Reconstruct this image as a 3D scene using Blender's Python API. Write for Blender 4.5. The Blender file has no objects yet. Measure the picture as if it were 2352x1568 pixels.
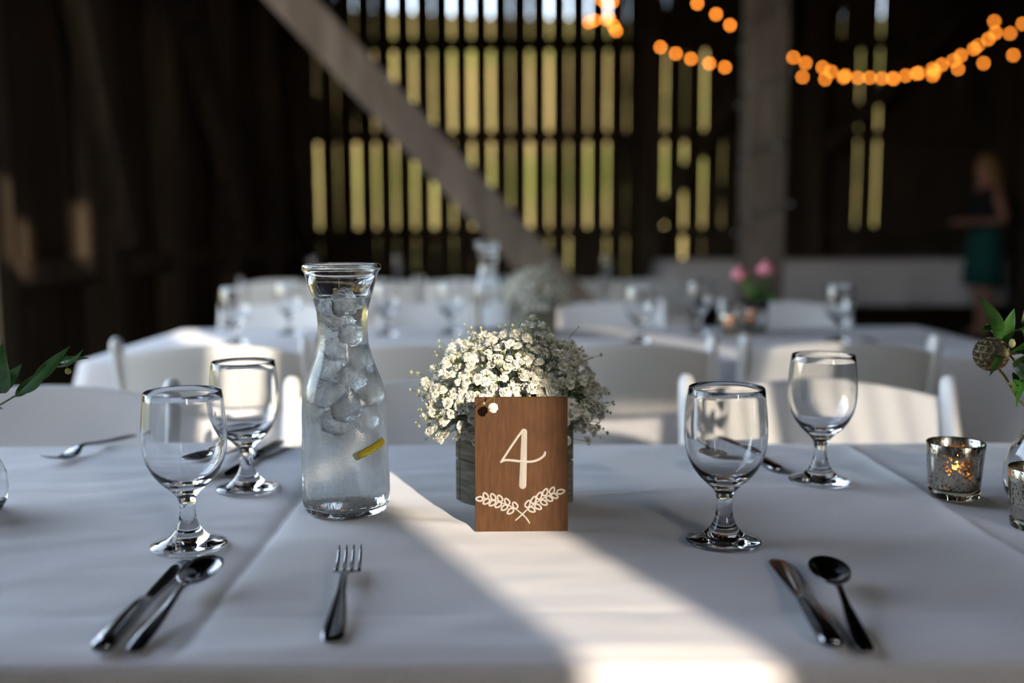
import bpy, bmesh, math, random
from mathutils import Vector, Matrix, noise
R = math.radians
random.seed(7)
scene = bpy.context.scene
COL = scene.collection

# ---------------------------------------------------------------- camera
TABLE = 0.75                     # height of the table tops
cam_d = bpy.data.cameras.new('camera'); cam = bpy.data.objects.new('camera', cam_d); COL.objects.link(cam)
cam_d.lens = 35; cam_d.sensor_width = 36; cam_d.clip_start = 0.05; cam_d.clip_end = 400
cam.location = (0, 0, 1.074)
cam.rotation_euler = (R(90 - 6.462), 0, 0)
cam.rotation_euler.rotate_axis('Z', R(-0.25))
cam_d.dof.use_dof = True; cam_d.dof.focus_distance = 1.085; cam_d.dof.aperture_fstop = 1.85
cam_d.dof.aperture_blades = 9
scene.camera = cam

# ---------------------------------------------------------------- sky, sun, exposure
SUN_AZ, SUN_EL = R(25.3), R(17.0)          # light travels towards -x, +y, down
world = bpy.data.worlds.new('sky'); scene.world = world; world.use_nodes = True
wn = world.node_tree.nodes; wl = world.node_tree.links
for n in list(wn): wn.remove(n)
wo = wn.new('ShaderNodeOutputWorld'); wb = wn.new('ShaderNodeBackground'); sk = wn.new('ShaderNodeTexSky')
sk.sky_type = 'NISHITA'; sk.sun_disc = False; sk.sun_elevation = SUN_EL; sk.sun_rotation = R(180) - SUN_AZ
sk.air_density = 1.0; sk.dust_density = 1.5; sk.ozone_density = 1.6
wb.inputs['Strength'].default_value = 1.75
# thin even cloud veil: part of the blue is greyed out over the whole sky
bw = wn.new('ShaderNodeRGBToBW'); veil = wn.new('ShaderNodeMix'); veil.data_type = 'RGBA'; veil.inputs[0].default_value = 0.5
wl.new(sk.outputs[0], bw.inputs[0]); wl.new(sk.outputs[0], veil.inputs[6]); wl.new(bw.outputs[0], veil.inputs[7])
wl.new(veil.outputs[2], wb.inputs[0]); wl.new(wb.outputs[0], wo.inputs[0])
sun_d = bpy.data.lights.new('sun', 'SUN'); sun_d.energy = 5.8; sun_d.angle = R(0.53); sun_d.color = (1, 0.86, 0.68)
sun = bpy.data.objects.new('sun', sun_d); COL.objects.link(sun)
sdir = Vector((-math.sin(SUN_AZ) * math.cos(SUN_EL), math.cos(SUN_AZ) * math.cos(SUN_EL), -math.sin(SUN_EL)))
sun.rotation_euler = sdir.to_track_quat('-Z', 'Y').to_euler(); sun.location = (6, -14, 9)
vs = scene.view_settings
vs.view_transform = 'Standard'; vs.look = 'None'; vs.exposure = 0.25; vs.gamma = 1.0; vs.use_curve_mapping = False
cy = scene.cycles
cy.max_bounces = 13; cy.transmission_bounces = 13; cy.glossy_bounces = 4; cy.diffuse_bounces = 3; cy.transparent_max_bounces = 16
cy.sample_clamp_indirect = 6.0
cy.use_adaptive_sampling = True; cy.adaptive_threshold = 0.025

# barn box
XL, XR, YB, YF, HT = -2.3, 7.0, -2.6, 11.0, 5.2
DOOR_Y0, DOOR_Y1, DOOR_Z = 0.85, 4.1, 3.1
# sky portal in the open doorway (guides sampling of the sky, adds no light of its own)
pd = bpy.data.lights.new('doorway_portal', 'AREA'); pd.shape = 'RECTANGLE'; pd.size = DOOR_Z; pd.size_y = DOOR_Y1 - DOOR_Y0
pd.cycles.is_portal = True
po = bpy.data.objects.new('doorway_portal', pd); COL.objects.link(po)
po.location = (XL - 0.05, (DOOR_Y0 + DOOR_Y1) / 2, DOOR_Z / 2); po.rotation_euler = (0, R(-90), 0)

# ================================================================ helpers
def mat(name, c, rough=0.6, metal=0.0, trans=0.0, ior=1.5, c2=None, scale=(8, 8, 8), detail=4, lo=0.35, hi=0.65,
        bump=0.0, bscale=None, bdist=0.002, spec=None, emit=None, estr=0.0, sheen=0.0, sub=0.0, rough2=None, coords='Object'):
    m = bpy.data.materials.new(name); m.use_nodes = True
    nt = m.node_tree; b = nt.nodes['Principled BSDF']
    b.inputs['Base Color'].default_value = (*c, 1); b.inputs['Roughness'].default_value = rough
    b.inputs['Metallic'].default_value = metal; b.inputs['Transmission Weight'].default_value = trans; b.inputs['IOR'].default_value = ior
    if spec is not None: b.inputs['Specular IOR Level'].default_value = spec
    if sheen: b.inputs['Sheen Weight'].default_value = sheen
    if sub:
        b.inputs['Subsurface Weight'].default_value = sub; b.inputs['Subsurface Scale'].default_value = 0.004
    if emit:
        b.inputs['Emission Color'].default_value = (*emit, 1); b.inputs['Emission Strength'].default_value = estr
    tc = nt.nodes.new('ShaderNodeTexCoord')
    def noise_node(sc, det):
        mp = nt.nodes.new('ShaderNodeMapping'); mp.inputs['Scale'].default_value = sc
        nz = nt.nodes.new('ShaderNodeTexNoise'); nz.inputs['Scale'].default_value = 1; nz.inputs['Detail'].default_value = det
        nt.links.new(tc.outputs[coords], mp.inputs[0]); nt.links.new(mp.outputs[0], nz.inputs['Vector']); return nz
    if c2 or rough2 is not None:
        nz = noise_node(scale, detail)
        mr = nt.nodes.new('ShaderNodeMapRange'); mr.inputs[1].default_value = lo; mr.inputs[2].default_value = hi
        nt.links.new(nz.outputs['Fac'], mr.inputs[0])
        if c2:
            mx = nt.nodes.new('ShaderNodeMix'); mx.data_type = 'RGBA'
            mx.inputs[6].default_value = (*c, 1); mx.inputs[7].default_value = (*c2, 1)
            nt.links.new(mr.outputs[0], mx.inputs[0]); nt.links.new(mx.outputs[2], b.inputs['Base Color'])
        if rough2 is not None:
            m2 = nt.nodes.new('ShaderNodeMapRange'); m2.inputs[3].default_value = rough; m2.inputs[4].default_value = rough2
            nt.links.new(mr.outputs[0], m2.inputs[0]); nt.links.new(m2.outputs[0], b.inputs['Roughness'])
    if bump:
        nb = noise_node(bscale or scale, 4)
        bp = nt.nodes.new('ShaderNodeBump'); bp.inputs['Strength'].default_value = bump; bp.inputs['Distance'].default_value = bdist
        nt.links.new(nb.outputs['Fac'], bp.inputs['Height']); nt.links.new(bp.outputs[0], b.inputs['Normal'])
    return m

M = {}
M['cloth'] = mat('white_cotton', (0.785, 0.772, 0.80), 0.92, spec=0.2, sheen=0.15, bump=0.25, bscale=(700, 700, 700), bdist=0.0006)
M['glass'] = mat('clear_glass', (1, 1, 1), 0.0, trans=1, ior=1.5)
M['water'] = mat('water', (0.98, 1, 1), 0.0, trans=1, ior=1.33)
M['ice'] = mat('cloudy_ice', (0.99, 0.995, 1), 0.06, trans=1.0, ior=1.17, rough2=0.28, scale=(2.2, 2.2, 2.2), bump=0.7, bscale=(3.2, 3.2, 3.2), bdist=0.12)
M['steel'] = mat('polished_steel', (0.22, 0.22, 0.23), 0.14, 1.0, c2=(0.28, 0.28, 0.29), scale=(60, 8, 60))
M['resin'] = mat('white_resin', (0.76, 0.76, 0.76), 0.42, spec=0.4, bump=0.05, bscale=(40, 40, 40))
M['vinyl'] = mat('white_vinyl', (0.72, 0.72, 0.72), 0.5, spec=0.4)
M['barn'] = mat('old_barn_wood', (0.050, 0.038, 0.028), 0.9, c2=(0.085, 0.063, 0.043), scale=(14, 14, 1.2), bump=0.5, bscale=(40, 40, 3), bdist=0.01, spec=0.1)
M['barn2'] = mat('weathered_board', (0.035, 0.027, 0.02), 0.92, c2=(0.07, 0.052, 0.036), scale=(20, 20, 1.0), bump=0.5, bscale=(50, 50, 3), bdist=0.01, spec=0.1)
M['timber'] = mat('hewn_timber', (0.13, 0.10, 0.08), 0.88, c2=(0.20, 0.155, 0.125), scale=(12, 12, 2.5), bump=0.6, bscale=(30, 30, 5), bdist=0.012, spec=0.15)
M['floor'] = mat('barn_floorboards', (0.05, 0.04, 0.032), 0.85, c2=(0.10, 0.08, 0.06), scale=(7, 1, 1), bump=0.3, bscale=(10, 2, 2), spec=0.2)
M['grass'] = mat('dry_meadow', (0.20, 0.145, 0.056), 1.0, c2=(0.122, 0.122, 0.03), scale=(0.10, 0.16, 0.3), lo=0.38, hi=0.66, detail=6, spec=0.0)
M['sign'] = mat('stained_plywood', (0.046, 0.0182, 0.0054), 0.66, c2=(0.102, 0.041, 0.0112), scale=(230, 200, 42), detail=9, lo=0.22, hi=0.78, bump=0.15, bscale=(500, 300, 30), bdist=0.0008, spec=0.25)
M['paint'] = mat('thin_white_paint', (0.37, 0.34, 0.31), 0.7, c2=(0.30, 0.26, 0.23), scale=(300, 300, 60), lo=0.4, hi=0.8, spec=0.2)
M['paint2'] = mat('white_paint', (0.42, 0.39, 0.355), 0.7, c2=(0.36, 0.32, 0.29), scale=(300, 300, 300), lo=0.4, hi=0.8, spec=0.2)
M['greywood'] = mat('grey_weathered_wood', (0.10, 0.097, 0.072), 0.85, c2=(0.25, 0.24, 0.19), scale=(25, 25, 190), lo=0.3, hi=0.7, detail=6, bump=0.4, bscale=(30, 30, 260), bdist=0.0015, spec=0.2)
M['petal'] = mat('white_petal', (0.84, 0.83, 0.76), 0.75, c2=(0.78, 0.76, 0.64), scale=(300, 300, 300), spec=0.2, sub=0.0)
M['stem'] = mat('green_stem', (0.10, 0.13, 0.03), 0.6, c2=(0.16, 0.19, 0.05), scale=(120, 120, 120), spec=0.3)
M['bud'] = mat('green_bud', (0.36, 0.38, 0.13), 0.6, c2=(0.5, 0.5, 0.28), scale=(200, 200, 200))
M['leaf'] = mat('glossy_leaf', (0.030, 0.105, 0.018), 0.38, c2=(0.06, 0.17, 0.03), scale=(60, 60, 60), spec=0.5)
M['pod'] = mat('dried_seed_pod', (0.14, 0.11, 0.065), 0.9, c2=(0.27, 0.22, 0.135), scale=(300, 300, 300), bump=0.8, bscale=(400, 400, 400), bdist=0.003)
M['berry'] = mat('yellow_berry', (0.38, 0.33, 0.07), 0.5)
M['wax'] = mat('candle_wax', (0.75, 0.66, 0.5), 0.5, sub=0.3)
M['wick'] = mat('burnt_wick', (0.02, 0.015, 0.01), 0.9)
M['flame'] = mat('flame', (0, 0, 0), 0.9, emit=(1, 0.36, 0.06), estr=60)
M['bulb'] = mat('lit_bulb', (0, 0, 0), 0.9, emit=(1, 0.28, 0.03), estr=15)
M['bulboff'] = mat('unlit_bulb', (0.5, 0.52, 0.56), 0.2, spec=0.6)
M['wire'] = mat('dark_wire', (0.015, 0.018, 0.013), 0.6)
M['rind'] = mat('lemon_rind', (0.90, 0.72, 0.04), 0.5, c2=(0.82, 0.62, 0.02), scale=(300, 300, 300), bump=0.3, bscale=(600, 600, 600))
M['flesh'] = mat('lemon_flesh', (0.80, 0.70, 0.30), 0.4, c2=(0.75, 0.62, 0.12), scale=(120, 120, 120), sub=0.3)
M['peony'] = mat('pink_peony', (0.85, 0.38, 0.45), 0.7, c2=(0.75, 0.20, 0.30), scale=(90, 90, 90))
M['skin'] = mat('skin', (0.50, 0.27, 0.19), 0.55, c2=(0.45, 0.23, 0.16), scale=(20, 20, 20))
M['hair'] = mat('blond_hair', (0.32, 0.20, 0.08), 0.6, c2=(0.22, 0.13, 0.05), scale=(90, 90, 6))
M['navy'] = mat('navy_jersey', (0.010, 0.013, 0.022), 0.85, bump=0.2, bscale=(200, 200, 200))
M['teal'] = mat('teal_cotton', (0.006, 0.10, 0.095), 0.85, bump=0.2, bscale=(200, 200, 200))
M['shoe'] = mat('dark_shoe', (0.02, 0.015, 0.012), 0.5)

# carafe glass: fogged by condensation from just under the rim downwards, drops as fine relief
def fogged_glass():
    m = mat('fogged_glass', (0.97, 0.99, 0.98), 0.0, trans=1, ior=1.48)
    nt = m.node_tree; b = nt.nodes['Principled BSDF']; L = nt.links
    tc = nt.nodes.new('ShaderNodeTexCoord'); sp = nt.nodes.new('ShaderNodeSeparateXYZ'); L.new(tc.outputs['Object'], sp.inputs[0])
    def noise_(sc, det=4):
        mp = nt.nodes.new('ShaderNodeMapping'); mp.inputs['Scale'].default_value = sc
        n = nt.nodes.new('ShaderNodeTexNoise'); n.inputs['Scale'].default_value = 1; n.inputs['Detail'].default_value = det
        L.new(tc.outputs['Object'], mp.inputs[0]); L.new(mp.outputs[0], n.inputs['Vector']); return n
    h = nt.nodes.new('ShaderNodeMapRange'); h.inputs[1].default_value = 0.252; h.inputs[2].default_value = 0.185
    L.new(sp.outputs['Z'], h.inputs[0])
    h2 = nt.nodes.new('ShaderNodeMapRange'); h2.inputs[1].default_value = 0.012; h2.inputs[2].default_value = 0.032
    L.new(sp.outputs['Z'], h2.inputs[0])
    n1 = noise_((45, 45, 22)); r1 = nt.nodes.new('ShaderNodeMapRange'); r1.inputs[1].default_value = 0.3; r1.inputs[2].default_value = 0.7
    r1.inputs[3].default_value = 0.05; r1.inputs[4].default_value = 0.19; L.new(n1.outputs['Fac'], r1.inputs[0])
    mu = nt.nodes.new('ShaderNodeMath'); mu.operation = 'MULTIPLY'; L.new(h.outputs[0], mu.inputs[0]); L.new(r1.outputs[0], mu.inputs[1])
    mu2 = nt.nodes.new('ShaderNodeMath'); mu2.operation = 'MULTIPLY'; L.new(mu.outputs[0], mu2.inputs[0]); L.new(h2.outputs[0], mu2.inputs[1])
    L.new(mu2.outputs[0], b.inputs['Roughness'])
    vo = nt.nodes.new('ShaderNodeTexVoronoi'); vo.inputs['Scale'].default_value = 420; L.new(tc.outputs['Object'], vo.inputs['Vector'])
    n2 = noise_((35, 35, 9)); ad = nt.nodes.new('ShaderNodeMath'); ad.operation = 'MULTIPLY'
    L.new(vo.outputs['Distance'], ad.inputs[0]); L.new(n2.outputs['Fac'], ad.inputs[1])
    ad2 = nt.nodes.new('ShaderNodeMath'); ad2.operation = 'MULTIPLY'; L.new(ad.outputs[0], ad2.inputs[0]); L.new(mu2.outputs[0], ad2.inputs[1])
    bp = nt.nodes.new('ShaderNodeBump'); bp.inputs['Strength'].default_value = 0.6; bp.inputs['Distance'].default_value = 0.003; bp.invert = True
    L.new(ad2.outputs[0], bp.inputs['Height']); L.new(bp.outputs[0], b.inputs['Normal'])
    # the fine droplets also scatter light: a thin milky film over the clear glass
    tr = nt.nodes.new('ShaderNodeBsdfTranslucent'); tr.inputs[0].default_value = (.93, .95, .95, 1)
    df = nt.nodes.new('ShaderNodeBsdfDiffuse'); df.inputs[0].default_value = (.93, .95, .95, 1)
    mx = nt.nodes.new('ShaderNodeMixShader'); mx.inputs[0].default_value = .30; L.new(tr.outputs[0], mx.inputs[1]); L.new(df.outputs[0], mx.inputs[2])
    fm = nt.nodes.new('ShaderNodeMath'); fm.operation = 'MULTIPLY'; fm.inputs[1].default_value = 3.0; fm.use_clamp = True; L.new(mu2.outputs[0], fm.inputs[0])
    bf = nt.nodes.new('ShaderNodeMath'); bf.operation = 'MULTIPLY'; bf.inputs[1].default_value = 1.0
    L.new(fm.outputs[0], bf.inputs[0])
    ms = nt.nodes.new('ShaderNodeMixShader'); L.new(bf.outputs[0], ms.inputs[0]); L.new(b.outputs[0], ms.inputs[1]); L.new(mx.outputs[0], ms.inputs[2])
    L.new(ms.outputs[0], nt.nodes['Material Output'].inputs[0])
    return m
M['fogged'] = fogged_glass()

# mercury glass: worn silvering on amber glass, specks where the silver is gone
def mercury_glass():
    m = bpy.data.materials.new('mercury_glass'); m.use_nodes = True; nt = m.node_tree; L = nt.links
    b = nt.nodes['Principled BSDF']; out = nt.nodes['Material Output']
    b.inputs['Base Color'].default_value = (0.50, 0.48, 0.41, 1); b.inputs['Metallic'].default_value = 1; b.inputs['Roughness'].default_value = 0.22
    g = nt.nodes.new('ShaderNodeBsdfPrincipled'); g.inputs['Base Color'].default_value = (0.95, 0.83, 0.6, 1)
    g.inputs['Transmission Weight'].default_value = 1; g.inputs['Roughness'].default_value = 0.03; g.inputs['IOR'].default_value = 1.45
    tc = nt.nodes.new('ShaderNodeTexCoord')
    vo = nt.nodes.new('ShaderNodeTexNoise'); vo.inputs['Scale'].default_value = 330; vo.inputs['Detail'].default_value = 2
    L.new(tc.outputs['Object'], vo.inputs['Vector'])
    big = nt.nodes.new('ShaderNodeTexNoise'); big.inputs['Scale'].default_value = 45; big.inputs['Detail'].default_value = 1
    L.new(tc.outputs['Object'], big.inputs['Vector'])
    ad = nt.nodes.new('ShaderNodeMath'); ad.operation = 'ADD'; L.new(vo.outputs['Fac'], ad.inputs[0])
    mb = nt.nodes.new('ShaderNodeMath'); mb.operation = 'MULTIPLY'; mb.inputs[1].default_value = 0.45; L.new(big.outputs['Fac'], mb.inputs[0])
    L.new(mb.outputs[0], ad.inputs[1])
    mr = nt.nodes.new('ShaderNodeMapRange'); mr.inputs[1].default_value = 0.79; mr.inputs[2].default_value = 0.82
    L.new(ad.outputs[0], mr.inputs[0])
    mp = nt.nodes.new('ShaderNodeMapping'); mp.inputs['Scale'].default_value = (150, 150, 12)
    ns = nt.nodes.new('ShaderNodeTexNoise'); ns.inputs['Scale'].default_value = 1
    L.new(tc.outputs['Object'], mp.inputs[0]); L.new(mp.outputs[0], ns.inputs['Vector'])
    bp = nt.nodes.new('ShaderNodeBump'); bp.inputs['Strength'].default_value = 0.35; bp.inputs['Distance'].default_value = 0.001
    L.new(ns.outputs['Fac'], bp.inputs['Height']); L.new(bp.outputs[0], b.inputs['Normal'])
    sm = nt.nodes.new('ShaderNodeMixShader'); L.new(mr.outputs[0], sm.inputs[0]); L.new(b.outputs[0], sm.inputs[1]); L.new(g.outputs[0], sm.inputs[2])
    L.new(sm.outputs[0], out.inputs[0]); return m
M['mercury'] = mercury_glass()
M['amberglass'] = mat('amber_glass', (0.95, 0.85, 0.6), 0.0, trans=1, ior=1.5)

class MB:
    def __init__(s): s.v = []; s.f = []
    def add(s, v, f):
        o = len(s.v); s.v += [tuple(p) for p in v]; s.f += [tuple(i + o for i in q) for q in f]; return s
    def box(s, c, d, rot=None):
        x, y, z = (k / 2 for k in d); P = [Vector((a * x, b * y, e * z)) for a in (-1, 1) for b in (-1, 1) for e in (-1, 1)]
        if rot is not None: P = [rot @ p for p in P]
        P = [p + Vector(c) for p in P]
        return s.add(P, [(0, 1, 3, 2), (4, 6, 7, 5), (0, 4, 5, 1), (2, 3, 7, 6), (0, 2, 6, 4), (1, 5, 7, 3)])
    def rings(s, rings, closed=False, cap=True):
        n = len(rings[0]); o = len(s.v)
        for r in rings: s.v += [tuple(p) for p in r]
        k = len(rings)
        for i in range(k if closed else k - 1):
            j = (i + 1) % k
            for a in range(n):
                b = (a + 1) % n; s.f.append((o + i * n + a, o + i * n + b, o + j * n + b, o + j * n + a))
        if cap and not closed:
            s.f.append(tuple(o + a for a in reversed(range(n)))); s.f.append(tuple(o + (k - 1) * n + a for a in range(n)))
        return s
    def tube(s, path, r, n=8, sq=None):
        path = [Vector(p) for p in path]; rs = r if isinstance(r, (list, tuple)) else [r] * len(path); out = []
        up = None
        for i, p in enumerate(path):
            t = (path[min(i + 1, len(path) - 1)] - path[max(i - 1, 0)]).normalized()
            if up is None: up = Vector((0, 0, 1)) if abs(t.z) < 0.9 else Vector((0, 1, 0))
            a = t.cross(up).normalized(); up = a.cross(t).normalized()
            out.append([p + rs[i] * (math.cos(q) * a + math.sin(q) * up) for q in (2 * math.pi * (k + .5) / n for k in range(n))])
        return s.rings(out)
    def lathe(s, prof, n=48, c=(0, 0, 0), mod=None):
        # closed profile ring around the axis; points with r == 0 collapse
        c = Vector(c); o = len(s.v); idx = []
        for (r, z) in prof:
            if r < 1e-7: s.v.append(tuple(c + Vector((0, 0, z)))); idx.append([len(s.v) - 1] * n)
            else:
                row = []
                for k in range(n):
                    a = 2 * math.pi * k / n; rr = r * (mod(a, r, z) if mod else 1)
                    s.v.append(tuple(c + Vector((rr * math.cos(a), rr * math.sin(a), z)))); row.append(len(s.v) - 1)
                idx.append(row)
        for i in range(len(prof) - 1):
            for k in range(n):
                q = [idx[i][k], idx[i][(k + 1) % n], idx[i + 1][(k + 1) % n], idx[i + 1][k]]
                u = []
                for x in q:
                    if x not in u: u.append(x)
                if len(u) > 2: s.f.append(tuple(u))
        return s
    def mesh(s, name, m, smooth=True):
        me = bpy.data.meshes.new(name); me.from_pydata(s.v, [], s.f); me.update()
        bm = bmesh.new(); bm.from_mesh(me); bmesh.ops.recalc_face_normals(bm, faces=bm.faces); bm.to_mesh(me); bm.free()
        if smooth: me.polygons.foreach_set('use_smooth', [True] * len(me.polygons))
        if m: me.materials.append(m)
        return me
    def build(s, name, m, parent=None, smooth=True, bevel=0.0, loc=None, angle=None):
        o = bpy.data.objects.new(name, s.mesh(name, m, smooth)); COL.objects.link(o)
        if parent: o.parent = parent
        if loc is not None: o.location = loc
        if bevel:
            md = o.modifiers.new('bevel', 'BEVEL'); md.width = bevel; md.segments = 2; md.limit_method = 'ANGLE'; md.angle_limit = R(40)
        if angle: sharpen(o.data, angle)
        return o

def sharpen(me, angle):
    bm = bmesh.new(); bm.from_mesh(me)
    for e in bm.edges:
        if len(e.link_faces) == 2 and e.calc_face_angle(0) > R(angle): e.smooth = False
    bm.to_mesh(me); bm.free()

def tag(o, label=None, cat=None, group=None, kind=None):
    if label: o['label'] = label
    if cat: o['category'] = cat
    if group: o['group'] = group
    if kind: o['kind'] = kind
    return o
def thing(name, label, cat, loc=(0, 0, 0), rz=0, group=None):
    o = bpy.data.objects.new(name, None); COL.objects.link(o); o.location = loc; o.rotation_euler = (0, 0, rz); o.empty_display_size = 0.05
    return tag(o, label, cat, group)
def copy_tree(o, parent=None):
    c = o.copy(); COL.objects.link(c); c.parent = parent
    for ch in [x for x in scene.objects if x.parent == o]: copy_tree(ch, c)
    return c
def place(o, loc, rz, label=None):
    o.location = loc; o.rotation_euler = (0, 0, rz)
    if label: o['label'] = label
    return o
def inst(name, me, parent=None, loc=(0, 0, 0), rot=None, sc=None):
    o = bpy.data.objects.new(name, me); COL.objects.link(o); o.location = loc
    if parent: o.parent = parent
    if rot is not None: o.rotation_euler = rot
    if sc: o.scale = (sc, sc, sc) if not isinstance(sc, tuple) else sc
    return o
def beam(mb, p0, p1, w, h, up=(0, 1, 0)):
    p0, p1 = Vector(p0), Vector(p1); t = (p1 - p0).normalized(); a = t.cross(Vector(up)).normalized(); b = a.cross(t)
    R_ = [[p + sx * w / 2 * a + sy * h / 2 * b for sx, sy in ((-1, -1), (1, -1), (1, 1), (-1, 1))] for p in (p0, p1)]
    return mb.rings(R_)
def smoothstep(a, b, x):
    t = min(1, max(0, (x - a) / (b - a))); return t * t * (3 - 2 * t)

# ================================================================ the barn
fl = MB().box(((XL + XR) / 2, (YB + YF) / 2, -0.06), (XR - XL + .4, YF - YB + .4, 0.12)).build('floor', M['floor'], smooth=False); tag(fl, kind='structure')
cl = MB().box(((XL + XR) / 2, (YB + YF) / 2, HT + .06), (XR - XL + .8, YF - YB + .8, 0.12)).build('ceiling', M['barn2'], smooth=False); tag(cl, kind='structure')
for k in range(6):
    b = MB(); y = YB + 1.2 + k * 2.3; beam(b, (XL, y, HT - .15), (XR, y, HT - .15), .2, .26, (0, 0, 1)); b.build('rafter', M['barn'], cl, smooth=False)

# --- far wall: vertical boards with daylight between them
PITCH, WX0 = 0.2099, -2.104                    # gap spacing and first gap
# openness of the gaps in four heights: above the upper girt, between girts, below, foot
GAPS = {0: (.06, .14, .62, .10), 1: (.02, .12, .16, .05), 2: (.15, .12, .78, .10), 3: (.30, .30, .56, .10), 4: (.75, .72, .45, .10),
        5: (.75, .62, .62, .15), 6: (.20, .48, .90, .05), 7: (.85, .75, .32, .10), 8: (.88, .95, .62, .02), 9: (.78, .72, .70, .02),
        10: (.18, .25, .25, .02), 11: (.28, .58, .85, .02), 12: (.75, .75, .48, .22), 13: (.65, .24, .30, .40), 14: (.58, .36, .65, .02),
        15: (.65, .45, .50, .32), 16: (.10, .16, .06, .16), 18: (.10, .36, .62, .02), 19: (.03, .08, .48, .75), 20: (.10, .52, .46, .10),
        21: (.02, .03, .16, .05), 27: (.30, .04, .02, .02), 28: (.25, .34, .36, .16), 29: (.75, .46, .56, .08), 33: (.02, .14, .02, .02)}
ZB = [0.0, 0.62, 0.80, 0.98, 1.10, 1.55, 1.98, 2.14, 2.5, 2.96, 3.10, 3.6, HT]
def gapw(i, z):
    g = GAPS.get(i, (.02, .02, .02, .02))
    if z < 0.62: b = g[3] * .4
    elif z < 1.0: b = g[3]
    elif z < 2.06: b = g[2]
    elif z < 3.03: b = g[1]
    else: b = g[0] * .55
    return max(0.001, 0.048 * b)
rw = random.Random(3)
wall_far = MB().box(((XL + XR) / 2, YF + .04, 0.1), (XR - XL + .3, .16, .2)).build('wall_far', M['barn2'], smooth=False); tag(wall_far, kind='structure')
def plank_mesh(i):
    # board between gap i-1 and gap i
    L_, R_ = [], []
    for z in ZB:
        for e in ((z - .015), (z + .015)) if 0 < z < HT else (z,):
            xl = WX0 + (i - 1) * PITCH + gapw(i - 1, e) / 2; xr = WX0 + i * PITCH - gapw(i, e) / 2
            L_.append((xl + rw.uniform(-.002, .002), e)); R_.append((xr + rw.uniform(-.002, .002), e))
    mb = MB(); rings = []
    dy = rw.uniform(-.008, .008)
    for (xl, z), (xr, _) in zip(L_, R_):
        rings.append([(xl, YF + dy, z), (xr, YF + dy, z), (xr, YF + .025 + dy, z), (xl, YF + .025 + dy, z)])
    return mb.rings(rings)
for i in range(0, 44):
    plank_mesh(i).build('plank', M['barn2'], wall_far, smooth=False)
for z, h in ((1.03, .11), (2.06, .11), (3.03, .12), (4.2, .15)):
    b = MB(); beam(b, (XL, YF - .07, z), (XR, YF - .07, z), h, .12, (0, 1, 0)); b.build('girt', M['barn2'], wall_far, smooth=False)
for x, w in ((1.47, .26), (-2.22, .2), (3.2, .22), (5.2, .24)):
    b = MB(); beam(b, (x, YF - .2, 0), (x, YF - .2, HT), w, .22, (0, 1, 0)); b.build('wall_post', M['barn'], wall_far, smooth=False)
b = MB(); beam(b, (1.52, YF - .34, 1.1), (2.9, YF - .34, 3.4), .14, .14); b.build('wall_brace', M['barn2'], wall_far, smooth=False)
b = MB(); beam(b, (3.3, YF - .34, 1.9), (4.9, YF - .34, 3.5), .15, .14); b.build('wall_brace', M['barn2'], wall_far, smooth=False)

# --- left wall with the open doorway beside the tables
wall_left = MB().box((XL - .06, (DOOR_Y1 + YF) / 2, .1), (.16, YF - DOOR_Y1, .2)).build('wall_left', M['barn2'], smooth=False); tag(wall_left, kind='structure')
y = DOOR_Y1
while y < YF - .05:
    w = min(.225, YF - y); dx = rw.uniform(-.01, .01)
    MB().box((XL - .03 + dx, y + w / 2, HT / 2), (.03, w - .0006, HT)).build('plank', M['barn2'], wall_left, smooth=False); y += w
y = YB
while y < DOOR_Y0 - .02:
    w = min(.225, DOOR_Y0 - y); MB().box((XL - .03, y + w / 2, HT / 2), (.03, w - .0006, HT)).build('plank', M['barn2'], wall_left, smooth=False); y += w
MB().box((XL - .03, (DOOR_Y0 + DOOR_Y1) / 2, (DOOR_Z + HT) / 2), (.05, DOOR_Y1 - DOOR_Y0, HT - DOOR_Z)).build('door_header', M['barn2'], wall_left, smooth=False)
for yy in (4.2, 5.4, 6.5, 7.8, 9.3):
    b = MB(); beam(b, (XL + .09, yy, 0), (XL + .09, yy, HT), .17, .17); b.build('stud', M['barn'], wall_left, smooth=False)
for z in (0.88, 3.1):
    b = MB(); beam(b, (XL + .06, DOOR_Y1, z), (XL + .06, YF, z), .12, .14, (1, 0, 0)); b.build('girt', M['barn'], wall_left, smooth=False)
for p0, p1 in (((XL + .24, 5.35, 3.9), (XL + .24, 7.7, 1.0)), ((XL + .24, 4.75, 2.6), (XL + .24, 5.35, 1.0)), ((XL + .22, 5.2, 2.5), (XL + .22, 7.6, 3.3))):
    b = MB(); beam(b, p0, p1, .13, .12, (1, 0, 0)); b.build('wall_brace', M['barn'], wall_left, smooth=False)

# --- right wall
wall_right = MB().box((XR + .06, (YB + YF) / 2, .1), (.16, YF - YB, .2)).build('wall_right', M['barn2'], smooth=False); tag(wall_right, kind='structure')
y = YB
while y < YF - .05:
    w = min(.3, YF - y); MB().box((XR + .03, y + w / 2, HT / 2), (.03, w - .0006, HT)).build('plank', M['barn2'], wall_right, smooth=False); y += w

# --- back wall behind the photographer: boards with a few gaps that let the low sun in
wall_back = MB().box(((XL + XR) / 2, YB - .06, .1), (XR - XL + .3, .16, .2)).build('wall_back', M['barn2'], smooth=False); tag(wall_back, kind='structure')
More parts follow.
